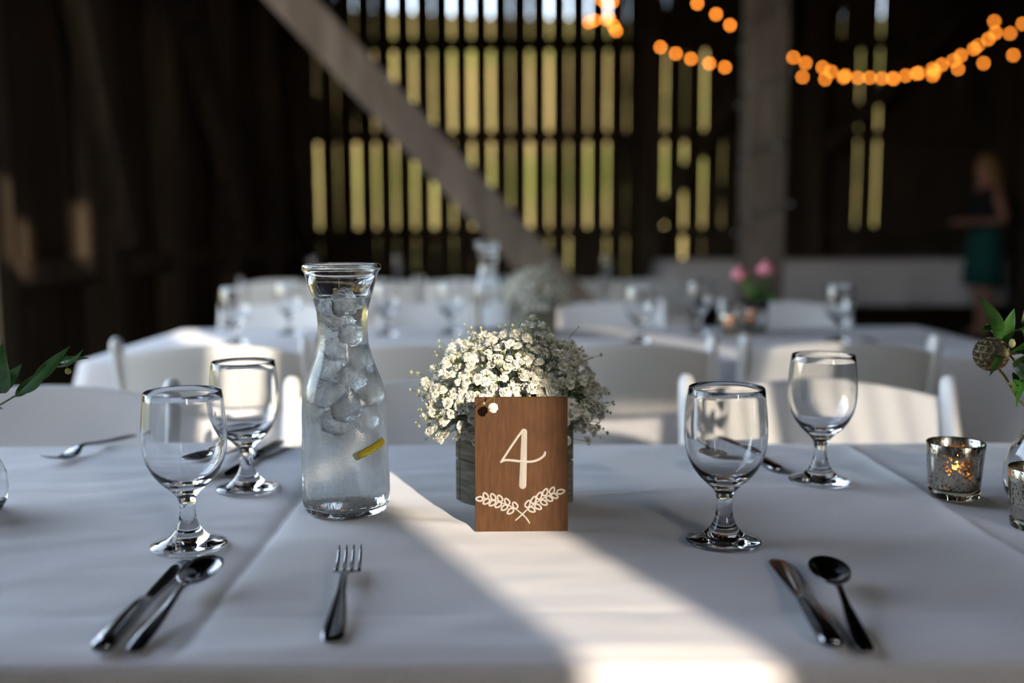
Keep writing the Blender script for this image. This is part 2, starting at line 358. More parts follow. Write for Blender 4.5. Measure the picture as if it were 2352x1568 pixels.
# (x0, x1, z0, z1) open strips
STRIPS = [(1.09, 1.20, 3.25, 3.62), (1.42, 1.50, 3.5, 3.9), (1.628, 1.785, 1.62, 2.92),
          (-1.05, -1.01, 1.9, 3.2), (0.5, 0.53, 2.0, 3.4)]  # these gaps are added, to put streaks of reflected sky in glass and silver
for x0, n, z0, z1 in ((2.34, 4, 2.13, 2.36), (2.60, 4, 2.13, 2.34), (2.98, 3, 2.34, 2.95)):      # groups of narrow cracks
    STRIPS += [(x0 + .048 * k, x0 + .048 * k + .031, z0, z1) for k in range(n)]
x = XL
for (a, b_, z0, z1) in sorted(STRIPS) + [(XR, XR + .01, 0, 0)]:
    n = max(1, round((a - x) / .25)); w = (a - x) / n
    for k in range(n):
        MB().box((x + w * (k + .5), YB - .02, HT / 2), (w - .0005, .03, HT)).build('plank', M['barn2'], wall_back, smooth=False)
    if z1 > 0:
        MB().box(((a + b_) / 2, YB - .02, z0 / 2), (b_ - a, .03, z0)).build('plank', M['barn2'], wall_back, smooth=False)
        MB().box(((a + b_) / 2, YB - .02, (z1 + HT) / 2), (b_ - a, .03, HT - z1)).build('plank', M['barn2'], wall_back, smooth=False)
    x = b_

# --- timber frame standing in the hall
o = MB(); beam(o, (1.37, 5.5, 0), (1.37, 5.5, HT - .285), .21, .21); post = o.build('timber_post', M['timber'], smooth=False, bevel=.012)
tag(post, 'tall square grey-brown timber post rising behind the pink peonies', 'post')
d = Vector((-1.029, 0, 2.135)) - Vector((0.218, 0, .771)); p0 = Vector((.218, 4.8, .771)) - d * (.771 / d.z) * 1.0; p1 = Vector((-1.029, 4.8, 2.135)) + d * .85
o = MB(); beam(o, p0 + Vector((0, 0, .04)), p1, .185, .19); br = o.build('timber_brace', M['timber'], smooth=False, bevel=.012)
tag(br, 'thick diagonal timber brace slanting up across the slatted wall', 'beam')
o = MB(); beam(o, (4.95, 9.6, 0), (4.95, 9.6, HT - .02), .2, .2); pr = o.build('timber_post', M['barn'], smooth=False, bevel=.01)
tag(pr, 'dark timber post beside the person in the teal skirt', 'post')

# --- meadow and hill outside
g = MB(); NX, NY = 60, 56
def hill(x, y):
    r = max(0.0, y - 23.0); k = 12.2 - 0.05 * (x + 12) * (x > -12) * .3
    h = min(r * .40, k + 0.02 * r) if r > 0 else 0
    return -0.12 + h + (0.35 * noise.noise(Vector((x * .12, y * .12, 0))) if r > 2 else 0)
for j in range(NY + 1):
    for i in range(NX + 1):
        x = -60 + 130 * i / NX; y = -40 + 130 * j / NY
        g.v.append((x, y, hill(x, y)))
for j in range(NY):
    for i in range(NX):
        a = j * (NX + 1) + i; g.f.append((a, a + 1, a + NX + 2, a + NX + 1))
gr = g.build('meadow_ground', M['grass']); tag(gr, kind='structure')

# ================================================================ tables
def cloth_mesh(hx, hy, drop, hfun, step=.02, seed=1, waves=9, flare=.05):
    """top grid on z = 0 plus hem rings falling over the edge in soft folds"""
    r = random.Random(seed); mb = MB()
    nx = int(2 * hx / step); ny = int(2 * hy / step); ci = lambda i, j: j * (nx + 1) + i
    for j in range(ny + 1):
        for i in range(nx + 1):
            x = -hx + 2 * hx * i / nx; y = -hy + 2 * hy * j / ny
            e = min(hx - abs(x), hy - abs(y)); edge = smoothstep(0, .03, e)
            mb.v.append((x, y, hfun(x, y) * edge - .004 * (1 - edge) ** 2))
    for j in range(ny):
        for i in range(nx): mb.f.append((ci(i, j), ci(i + 1, j), ci(i + 1, j + 1), ci(i, j + 1)))
    per = [ci(i, 0) for i in range(nx)] + [ci(nx, j) for j in range(ny)] + [ci(i, ny) for i in range(nx, 0, -1)] + [ci(0, j) for j in range(ny, 0, -1)]
    N = len(per); prev = per; ph = [r.uniform(0, 6.28) for _ in range(4)]
    tot = 2 * (2 * hx + 2 * hy)
    for k, dz in enumerate((.006, .018, .045, .08, .12, .16, .2, .3, .4, .5)):
        if dz > drop: dz = drop
        row = []
        for q, vi in enumerate(per):
            x, y, z = mb.v[vi]; s = q / N * tot
            nxv = (1 if x > hx - 1e-4 else -1 if x < -hx + 1e-4 else 0); nyv = (1 if y > hy - 1e-4 else -1 if y < -hy + 1e-4 else 0)
            cx = max(0, 1 - (hx - abs(x)) / .10); cyv = max(0, 1 - (hy - abs(y)) / .10)
            corner = cx * cyv
            n = Vector((nxv + (math.copysign(1, x) * cx * .6 if nyv else 0), nyv + (math.copysign(1, y) * cyv * .6 if nxv else 0), 0))
            n = n.normalized() if n.length else n
            t = min(1, dz / .3)
            wv = .5 + .5 * math.sin(s * waves + ph[0] + .8 * math.sin(s * 2.3 + ph[1]))
            off = .006 + t * flare * (.25 + .75 * wv * wv) + t * corner * .07
            row.append(len(mb.v)); mb.v.append((x + n.x * off, y + n.y * off, -.004 - dz))
        for q in range(N):
            mb.f.append((prev[q], row[q], row[(q + 1) % N], prev[(q + 1) % N]))
        prev = row
        if dz >= drop: break
    return mb
def soft(x, y, amp=.0034):
    return amp * (noise.noise(Vector((x * 4, y * 8, 1.7))) + .55 * noise.noise(Vector((x * 9 + 3, y * 22, 4.1))) + .17 * noise.noise(Vector((x * 22, y * 48, 7.3))))
CX_A, CY_A = 0.02, 1.1085
def h_main(x, y):
    X, Y = x + CX_A, y + CY_A
    h = soft(x, y)
    h -= .0036 * math.exp(-abs(X + .261) / .0075) + .0022 * math.exp(-abs(X + .262) / .03)                       # valley fold left of the carafe
    h += .0040 * math.exp(-abs(X - .501) / .012)                       # ridge fold by the votive candles
    h += .0034 * math.exp(-abs(Y - 1.204 + .02 * smoothstep(.22, .06, X)) / (.018 if Y < 1.204 else .05)) * smoothstep(.03, .12, X)
    h -= .0014 * math.exp(-abs(Y - .815) / .008)
    if -.2 < X < .0 and .9 < Y < 1.2: h += .0018 * math.exp(-((Y - (1.06 - .35 * (X + .05))) / .012) ** 2) * smoothstep(-.2, -.1, X) * smoothstep(.0, -.04, X)
    return h
def on_cloth(x, y, r=.03):
    """height of the main cloth under a foot of radius r"""
    return TABLE + max(h_main(x - CX_A + r * a, y - CY_A + r * b) for a, b in ((0, 0), (1, 0), (-1, 0), (0, 1), (0, -1)))
def make_table(name, label, cx, cy_, hx, hy, clabel, hfun, step, seed, drop=.25, cgroup=None, tgroup=None):
    t = thing(name, label, 'table', (cx, cy_, 0), 0, tgroup)
    MB().box((0, 0, TABLE - .027), (2 * hx - .02, 2 * hy - .02, .03)).build('tabletop', M['vinyl'], t, smooth=False, bevel=.004)
    for sx in (-1, 1):
        for sy in (-1, 1):
            MB().tube([(sx * (hx - .3), sy * .07, .001), (sx * (hx - .3), sy * .07, TABLE - .042)], .014, 10).build('leg', M['steel'], t)
        MB().tube([(sx * (hx - .3), -.07, .3), (sx * (hx - .3), .07, .3)], .010, 8).build('crossbar', M['steel'], t)
    c = cloth_mesh(hx, hy, drop, hfun, step, seed).build('tablecloth', M['cloth'], loc=(cx, cy_, TABLE))
    md = c.modifiers.new('thickness', 'SOLIDIFY'); md.thickness = .0012; md.offset = -1
    tag(c, clabel, 'tablecloth', cgroup); return t, c
make_table('banquet_table', 'long folding banquet table hidden under the cloth with the number sign', CX_A, CY_A, 1.22, .3835,
           'creased white tablecloth under the number sign and carafe, crossed by a sunbeam', h_main, .004, 4)
make_table('banquet_table', 'folding banquet table whose cloth carries the pink peonies', .13, 2.89, 1.22, .39,
           'white tablecloth under the vase of pink peonies', lambda x, y: soft(x, y, .001), .03, 9)
make_table('banquet_table', 'folding banquet table standing behind the diagonal brace', -.27, 5.95, 1.25, .39,
           'white tablecloth on the table behind the diagonal brace', lambda x, y: soft(x, y, .001), .05, 12)
make_table('banquet_table', 'long folding table standing along the slatted wall', 3.9, 10.15, 2.4, .38,
           'white tablecloth on the long table along the slatted wall', lambda x, y: soft(x, y, .001), .06, 15, drop=.44)

# ================================================================ chairs
def make_chair():
    c = thing('folding_chair', '', 'chair')
    W = .225
    for sx in (-1, 1):
        # side rail: from the rounded top down past the seat to the front foot
        path = [(sx * W, .245, .800), (sx * W, .235, .76), (sx * W, .185, .62), (sx * W, .125, .46), (sx * W, -.02, .24), (sx * W, -.17, .02), (sx * W, -.175, .0)]
        rings = []
        for i, p in enumerate(path):
            p = Vector(p); t = (Vector(path[min(i + 1, 6)]) - Vector(path[max(i - 1, 0)])).normalized(); a = Vector((1, 0, 0)); b = t.cross(a)
            rings.append([p + .0125 * math.cos(q) * a * (1.15 if abs(math.cos(q)) > .5 else 1) + .024 * math.sin(q) * b for q in (2 * math.pi * k / 12 for k in range(12))])
        top = [[Vector(path[0]) + Vector((0, .004, .010)) + (v - Vector(path[0])) * .86 for v in rings[0]], [Vector(path[0]) + Vector((0, .006, .017)) + (v - Vector(path[0])) * .5 for v in rings[0]]]
        MB().rings([top[1], top[0]] + rings).build('side_rail', M['resin'], c)
        MB().tube([(sx * (W - .028), -.03, .435), (sx * (W - .028), .1, .22), (sx * (W - .028), .215, .012), (sx * (W - .028), .217, 0)], [.013, .013, .013, .015], 10).build('rear_leg', M['resin'], c)
    # curved backrest panel with an arched top
    nU, nV = 16, 5; fr, bk = [], []
    for j in range(nV + 1):
        for i in range(nU + 1):
            u = -1 + 2 * i / nU; v = j / nV
            x = u * (W - .008); zt = .778 + .026 * (1 - u * u); zb = .630 - .008 * (1 - u * u)
            z = zb + (zt - zb) * v; y = .205 + (z - .63) * .30 + .028 * (1 - u * u)
            fr.append((x, y - .008, z)); bk.append((x, y + .008, z))
    mb = MB(); n = (nU + 1); mb.v = fr + bk; K = len(fr); q = lambda i, j: j * n + i
    for j in range(nV):
        for i in range(nU):
            mb.f += [(q(i, j), q(i + 1, j), q(i + 1, j + 1), q(i, j + 1)), (K + q(i, j), K + q(i, j + 1), K + q(i + 1, j + 1), K + q(i + 1, j))]
    for i in range(nU):
        mb.f += [(q(i, 0), K + q(i, 0), K + q(i + 1, 0), q(i + 1, 0)), (q(i, nV), q(i + 1, nV), K + q(i + 1, nV), K + q(i, nV))]
    for j in range(nV):
        mb.f += [(q(0, j), q(0, j + 1), K + q(0, j + 1), K + q(0, j)), (q(nU, j), K + q(nU, j), K + q(nU, j + 1), q(nU, j + 1))]
    mb.build('backrest', M['resin'], c, bevel=.004)
    # seat frame with padded vinyl seat
    MB().box((0, -.03, .432), (2 * W - .03, .40, .028)).build('seat_frame', M['resin'], c, smooth=False, bevel=.008)
    pad = MB(); rings = []
    for z, k in ((.4462, .96), (.456, 1.0), (.468, .97), (.476, .85)):
        rings.append([(k * (W - .035) * math.copysign(abs(math.cos(a)) ** .45, math.cos(a)), -.03 + k * .185 * math.copysign(abs(math.sin(a)) ** .45, math.sin(a)), z) for a in (2 * math.pi * t / 28 for t in range(28))])
    pad.rings(rings).build('seat_pad', M['vinyl'], c)
    MB().tube([(-W, -.095, .13), (W, -.095, .13)], .009, 8).build('stretcher', M['resin'], c)
    MB().tube([(-W + .03, .16, .12), (W - .03, .16, .12)], .009, 8).build('stretcher', M['resin'], c)
    return c
chair0 = make_chair(); first = [True]
def chair(x, y, rz, label, group):
    c = chair0 if first[0] else copy_tree(chair0); first[0] = False
    place(c, (x, y, 0), rz, label); c['group'] = group; return c
F = 0.0            # chair faces -y (towards the photographer)
GA, GB, GC = 'chairs across the table with the number sign', 'chairs around the table with the peonies', 'chairs at the table behind the brace'
chair(-.800, 1.445, R(3), 'white folding chair behind the fork lying on its own at the table edge', GA)
chair(-.170, 1.475, R(-2), 'white folding chair directly behind the carafe of iced water', GA)
chair(.515, 1.475, R(-4), 'white folding chair behind the goblets beside the silver candle holder', GA)
for x, a, lb in ((-.73, 2, 'white folding chair with its back turned at the corner of the peony table'), (-.24, -2, 'white folding chair with its back turned seen right beside the carafe neck'),
                 (.25, 2, 'white folding chair with its back turned behind the baby\'s breath bouquet'), (.800, -3, 'white folding chair with its back turned below the peony vase')):
    chair(x, 2.62, R(180 + a), lb, GB)
for x, lb in ((-.83, 'white folding chair facing the table across from its lone corner goblet'), (-.26, 'white folding chair across the table from the second carafe'), (.33, 'white folding chair in sunlight beside the second flower box'), (.98, 'white folding chair facing the table behind the pink peonies')):
    chair(x, 3.37, R(random.uniform(-4, 4)), lb, GB)
for x, w in zip((-1.25, -.74, -.24, .26, .77), ('nearest to', 'second from', 'third from', 'fourth from', 'fifth from')):
    chair(x, 5.66, R(180 + random.uniform(-5, 5)), 'white chair at the table behind the brace, ' + w + ' the plank side wall', GC)

# ================================================================ glassware
def goblet_mesh():
    outer = [(0, .0015), (.020, .0015), (.0372, 0), (.0388, .0014), (.0380, .0030), (.030, .0052), (.0215, .0090), (.0160, .0145), (.0118, .021), (.0092, .028), (.0079, .036), (.0080, .045), (.0094, .0515),
             (.0130, .0570), (.0195, .0628), (.0270, .0702), (.0335, .079), (.0385, .0895), (.0413, .101), (.0423, .113), (.0420, .126), (.0410, .140), (.0395, .153), (.0383, .1612), (.0378, .1620)]
    inner = [(.0374, .1612), (.0386, .153), (.0399, .140), (.0409, .126), (.0411, .113), (.0400, .101), (.0369, .0895), (.0315, .080), (.0245, .0727), (.015, .0685), (.006, .0668), (0, .0665)]
    return MB().lathe(outer + inner, 64).mesh('bowl_and_stem', M['glass'])
GOB = goblet_mesh()
def goblet(x, y, label, group=None, rz=0):
    o = inst('water_goblet', GOB, None, (x, y, (on_cloth(x, y) if y < 2 else TABLE + .002)), (0, 0, rz)); tag(o, label, 'goblet', group); return o
GG = 'empty water goblets on the table with the number sign'
goblet(-.3346, .9983, 'empty clear goblet just behind the spoon resting on a knife', GG)
goblet(-.3337, 1.2245, 'empty clear goblet standing in front of the spoon and knife by the carafe', GG)
goblet(.2183, 1.0012, 'empty clear goblet nearest the wooden number sign', GG)
goblet(.3896, 1.2351, 'empty clear goblet between the creased cloth ridge and the white chair', GG)
for x, y, lb in ((-.779, 2.8, 'blurred goblet alone near the table corner before the dark wall'), (-.69, 3.08, 'blurred goblet between the corner goblet and the carafe neck'), (-.385, 3.05, 'blurred goblet just beside the front carafe neck'),
                 (-.19, 3.06, 'blurred goblet beside the second carafe'), (.36, 2.8, 'blurred goblet in front of the sunlit chair back'), (.575, 3.05, 'blurred goblet between the sunlit chair and the peony vase'), (.923, 2.8, 'blurred goblet on the peony side of the cloth nearest the plain wall table')):
    goblet(x, y, lb, 'goblets on the table with the peonies')
for x, y, w in ((-1.15, 5.8, 'nearest to'), (-.7, 6.1, 'second from'), (.1, 6.1, 'third from'), (.55, 5.8, 'fourth from')):
    goblet(x, y, 'blurred goblet on the table behind the brace, ' + w + ' the plank side wall', 'goblets on the table behind the brace')

CAR = [(.0430, .2838), (.0419, .277), (.0335, .249), (.0290, .2315), (.0278, .2165), (.0290, .196), (.0325, .1805), (.0380, .1655), (.0440, .150), (.0474, .1376), (.0486, .118), (.0489, .096), (.0496, .070), (.0503, .044), (.0505, .022), (.0500, .012), (.0480, .005), (.0450, .0008)]
def carafe_parts(root, water_mat, glass_mat, level=.2475):
    def ri(r, z): return r - .0028 - (.0010 if z < .05 else 0)
    outer = [(0, .003), (.034, .003), (.040, .0), ] + [(r, z) for r, z in reversed(CAR)]
    lip = [(.0442, .2790), (.0449, .2820), (.0443, .2850), (.0425, .2858)]
    outer = outer[:-1] + lip
    inn = [(.0402, .2845)] + [(ri(r, z), z) for r, z in CAR[1:-3]] + [(.0448, .0115), (.040, .0088), (.02, .0078), (0, .0076)]
    def flute(a, r, z):
        if z < .040 and r < .049: return 1 - .016 * max(0, math.cos(14 * a)) ** 6 * smoothstep(.040, .030, z) * (r > .03)
        return 1
    gb = MB().lathe(outer + inn, 112, mod=flute).build('glass_body', glass_mat, root); gb.data.materials.append(M['glass'])
    for p in gb.data.polygons:                     # only the outside carries condensation
        c_ = p.center; rr = math.hypot(c_.x, c_.y)
        if rr > 1e-6 and c_.z > .004 and p.normal.x * c_.x + p.normal.y * c_.y < 0 or (rr < .046 and .0045 < c_.z < .0125): p.material_index = 1
    prof = [(0, .0079)] + [(r + .0002, z + .0002) for r, z in ((.02, .0078), (.040, .0088), (.0448, .0115))]
    wall = [(ri(r, z) + .0003, z) for r, z in reversed(CAR[1:-3]) if z < level]
    # radius at the level
    for (r1, z1), (r0, z0) in zip(CAR, CAR[1:]):
        if z0 <= level <= z1: rl = ri(r0 + (r1 - r0) * (level - z0) / (z1 - z0), level)
    prof += wall + [(rl + .0003, level + .0012), (rl - .0015, level), (0, level - .0002)]
    w = MB().lathe(prof, 80).build('water', water_mat, root); tag(w, 'clear water')
    return root
car = thing('water_carafe', 'fogged glass carafe of iced water with a lemon slice', 'carafe', (-.1932, 1.1303, on_cloth(-.1932, 1.1303, .045)))
carafe_parts(car, M['water'], M['fogged'])
car2 = thing('water_carafe', 'blurred carafe of water beside the second flower box', 'carafe', (-.075, 3.12, TABLE + .001))
carafe_parts(car2, M['water'], M['glass'])
# ice cubes floating and packed in the carafe
def ice_mesh(seed):
    r = random.Random(seed); bm = bmesh.new(); bmesh.ops.create_cube(bm, size=1)
    for v in bm.verts: v.co += Vector((r.uniform(-.1, .1), r.uniform(-.1, .1), r.uniform(-.1, .1)))
    bmesh.ops.bevel(bm, geom=list(bm.edges), offset=.14, segments=3, affect='EDGES')
    for v in bm.verts: v.co += v.co.normalized() * .04 * noise.noise(v.co * 4 + Vector((seed, 0, 0)))
    me = bpy.data.meshes.new('ice'); bm.to_mesh(me); bm.free(); me.polygons.foreach_set('use_smooth', [True] * len(me.polygons)); me.materials.append(M['ice']); return me
ICE = [ice_mesh(s) for s in range(4)]
ri_ = random.Random(5)
for k, (dx, dy, dz, s) in enumerate(((.002, -.004, .246, .026), (-.006, .006, .224, .024), (.008, -.005, .206, .022), (-.006, -.006, .190, .024), (.012, .006, .176, .025), (-.016, .002, .165, .026), (.010, -.016, .156, .026),
                                     (-.008, .020, .145, .025), (-.020, -.014, .138, .027), (.022, .010, .140, .026), (.006, -.022, .124, .026), (-.022, .016, .114, .026), (.022, -.010, .112, .025), (-.004, .002, .107, .026))):
    o = inst('ice_cube', ICE[k % 4], None, (car.location.x + dx, car.location.y + dy, car.location.z + dz), (ri_.uniform(0, 3), ri_.uniform(0, 3), ri_.uniform(0, 3)), (s, s * .95, s * .85))
    tag(o, 'cloudy ice cube packed in the water of the fogged carafe', 'ice cube', 'ice cubes in the carafe')
# lemon slice seen on edge
lem = thing('lemon_slice', 'thin yellow lemon slice tilted against the carafe glass', 'lemon', (-.1625, 1.1035, car.location.z + .0785))
lem.rotation_euler = (0, R(-28), 0)
MB().lathe([(.0168, -.0036), (.0185, -.0040), (.0196, -.0030), (.0199, 0), (.0196, .0030), (.0185, .0040), (.0168, .0036), (.0166, 0), (.0168, -.0036)], 40).build('rind', M['rind'], lem)
MB().lathe([(0, -.0033), (.0166, -.0034), (.0166, .0034), (0, .0033)], 40).build('flesh', M['flesh'], lem, angle=40)

# ================================================================ number sign
SW, SH = .0995, .1440
sign = thing('table_number_sign', 'brown stained wooden table sign painted with a white numeral four', 'sign', (.0095, 1.0375, on_cloth(.0095, 1.04, .04)))
sign.rotation_euler = (R(-5.0), 0, R(0.8))
MB().box((0, .004, SH / 2), (SW, .008, SH)).build('board', M['sign'], sign, smooth=False, bevel=.0006)
def sp(x, y):      # sign face coordinates measured on the board: x right, z up
    u0 = 620 + 20 * (y - 128) / 1372
    return Vector(((x - u0) / 925 * SW, 0, (1500 - y) / 1372 * SH))
def smooth_path(pts, n=8):
    out = []
    for i in range(len(pts) - 1):
        p0 = pts[max(i - 1, 0)]; p1 = pts[i]; p2 = pts[i + 1]; p3 = pts[min(i + 2, len(pts) - 1)]
        for k in range(n):
            t = k / n; out.append(.5 * ((2 * p1) + (p2 - p0) * t + (2 * p0 - 5 * p1 + 4 * p2 - p3) * t * t + (3 * p1 - p0 - 3 * p2 + p3) * t ** 3))
    out.append(pts[-1]); return out
def stroke(mb, pts, w, y0=-.0003, closed=False, dome=.00025):
    """raised brush stroke lying on the board face; w in measured units, may vary along the path"""
    pts = [Vector(p) for p in pts]; n = len(pts)
    ws = [(w[0] + (w[1] - w[0]) * i / (n - 1)) if isinstance(w, tuple) else w for i in range(n)]
    k = SW / 925 / 2; rings = []
    def section(p, nrm, hw): return [p + nrm * hw, p + nrm * hw * .9 + Vector((0, y0, 0)), p + Vector((0, y0 - dome, 0)), p - nrm * hw * .9 + Vector((0, y0, 0)), p - nrm * hw, p + Vector((0, .0003, 0))]
    for i, p in enumerate(pts):
        a = pts[(i - 1) % n] if closed else pts[max(i - 1, 0)]; b = pts[(i + 1) % n] if closed else pts[min(i + 1, n - 1)]
        t = (b - a).normalized(); nrm = Vector((-t.z, 0, t.x))
        if not closed and i == 0:
            for q in (90, 60, 30): rings.append(section(p - t * ws[0] * k * math.sin(R(q)), nrm, max(.00002, ws[0] * k * math.cos(R(q)))))
        rings.append(section(p, nrm, ws[i] * k))
        if not closed and i == n - 1:
            for q in (30, 60, 90): rings.append(section(p + t * ws[-1] * k * math.sin(R(q)), nrm, max(.00002, ws[-1] * k * math.cos(R(q)))))
    mb.rings(rings, closed=closed); return mb
num = stroke(MB(), smooth_path([sp(656, 478), sp(653, 640), sp(650, 800), sp(645, 1028)]), (58, 76), -.0002)
num.build('numeral', M['paint'], sign)
n2 = MB(); stroke(n2, smooth_path([sp(642, 462), sp(600, 520), sp(520, 640), sp(430, 783)]), (26, 24), -.0004)
stroke(n2, smooth_path([sp(428, 785), sp(465, 769), sp(530, 771), sp(600, 780), sp(690, 787), sp(760, 780), sp(818, 755), sp(855, 722), sp(864, 694)]), 26, -.0004)
n2.build('numeral_stroke', M['paint2'], sign)
def laurel(stem, leaves):
    st = stroke(MB(), smooth_path([sp(*p) for p in stem], 5), (17, 10)).build('laurel_branch', M['paint2'], sign)
    for (x, y, ang, a, b) in leaves:
        ca, sa = math.cos(R(ang)), math.sin(R(ang)); pts = []
        for k in range(18):
            q = 2 * math.pi * k / 18; ex = a * math.cos(q); ez = b * math.sin(q) * (1 - .25 * math.cos(q))
            pts.append(sp(x + ex * ca - ez * sa, y - (ex * sa + ez * ca)))
        stroke(MB(), pts, 19, closed=True).build('leaf', M['paint2'], st)
laurel([(715, 1413), (682, 1362), (630, 1312), (565, 1262), (480, 1222), (400, 1188), (320, 1168), (250, 1165)],
       [(215, 1163, 180, 33, 22)] + [(x, y, 118, 35, 22) for x, y in ((276, 1133), (350, 1143), (418, 1160), (490, 1193), (570, 1232))] + [(x, y, 218, 36, 22) for x, y in ((283, 1190), (343, 1208), (402, 1226), (464, 1255), (524, 1292))])
laurel([(580, 1383), (640, 1328), (700, 1268), (770, 1214), (840, 1166), (920, 1130), (985, 1105)],
       [(1025, 1095, 12, 38, 22)] + [(x, y, 66, 38, 22) for x, y in ((697, 1218), (756, 1178), (812, 1135), (870, 1100), (938, 1085))] + [(x, y, -32, 37, 22) for x, y in ((737, 1277), (800, 1250), (858, 1207), (912, 1167), (964, 1138))])

# ================================================================ planter boxes and baby's breath
def planter(loc, rz, label):
    t = thing('planter_box', label, 'box', loc, rz); s, h, th = .100, .103, .009
    for k in range(4):
        a = k * math.pi / 2; rot = Matrix.Rotation(a, 3, 'Z'); L = s if k % 2 == 0 else s - 2 * th
        for z0, z1 in ((0, .0505), (.0515, h)):
            MB().box(rot @ Vector((0, -s / 2 + th / 2, (z0 + z1) / 2)), (L, th, z1 - z0), rot).build('board', M['greywood'], t, smooth=False, bevel=.0012)
    MB().box((0, 0, .005), (s - 2 * th - .001, s - 2 * th - .001, .008)).build('bottom', M['greywood'], t, smooth=False)
    return t
BX, BY = 0.002, 1.163
ZBX = on_cloth(BX, BY, .05)
planter((BX, BY, ZBX), R(40), 'small square box of grey weathered wood behind the number sign')
planter((.072, 3.02, TABLE + .001), R(20), 'blurred grey wooden box of white flowers near the second carafe')

def blossom_mesh(seed):
    r = random.Random(seed); mb = MB()
    def petal(ang, L, w, lift, curl, z0):
        d = Vector((math.cos(ang), math.sin(ang), 0)); n = Vector((-d.y, d.x, 0))
        b = Vector((0, 0, z0)); m_ = b + d * L * .6 + Vector((0, 0, L * lift)); e = b + d * L + Vector((0, 0, L * curl))
        mb.add([b, m_ + n * w, m_ - n * w, e + n * w * .75 + Vector((0, 0, r.uniform(-.06, .06))), e - n * w * .75 + Vector((0, 0, r.uniform(-.06, .06)))], [(0, 2, 1), (1, 2, 4, 3)])
    for layer, (n, L, w, lift, curl) in enumerate(((6, .50, .24, .10, -.02), (5, .40, .20, .40, .45), (4, .24, .14, .9, 1.25))):
        o = r.uniform(0, 6.28)
        for k in range(n): petal(o + 6.283 * k / n + r.uniform(-.2, .2), L * r.uniform(.9, 1.1), w, lift, curl, .02 * layer)
    mb.add([(0, 0, -.25), (.14, 0, .05), (-.07, .12, .05), (-.07, -.12, .05)], [(0, 2, 1), (0, 3, 2), (0, 1, 3)])
    return mb.mesh('blossom', M['petal'], False)
BLO = [blossom_mesh(s) for s in range(5)]
def raw(me): return [v.co.copy() for v in me.vertices], [tuple(p.vertices) for p in me.polygons]
RAW = [raw(m) for m in BLO]
ICO = None
def bud_geo(mb, p, r):
    P = [Vector(k) for k in ((1, 0, 0), (-1, 0, 0), (0, 1, 0), (0, -1, 0), (0, 0, 1.25), (0, 0, -1.25))]
    mb.add([p + k * r for k in P], [(0, 2, 4), (2, 1, 4), (1, 3, 4), (3, 0, 4), (2, 0, 5), (1, 2, 5), (3, 1, 5), (0, 3, 5)])
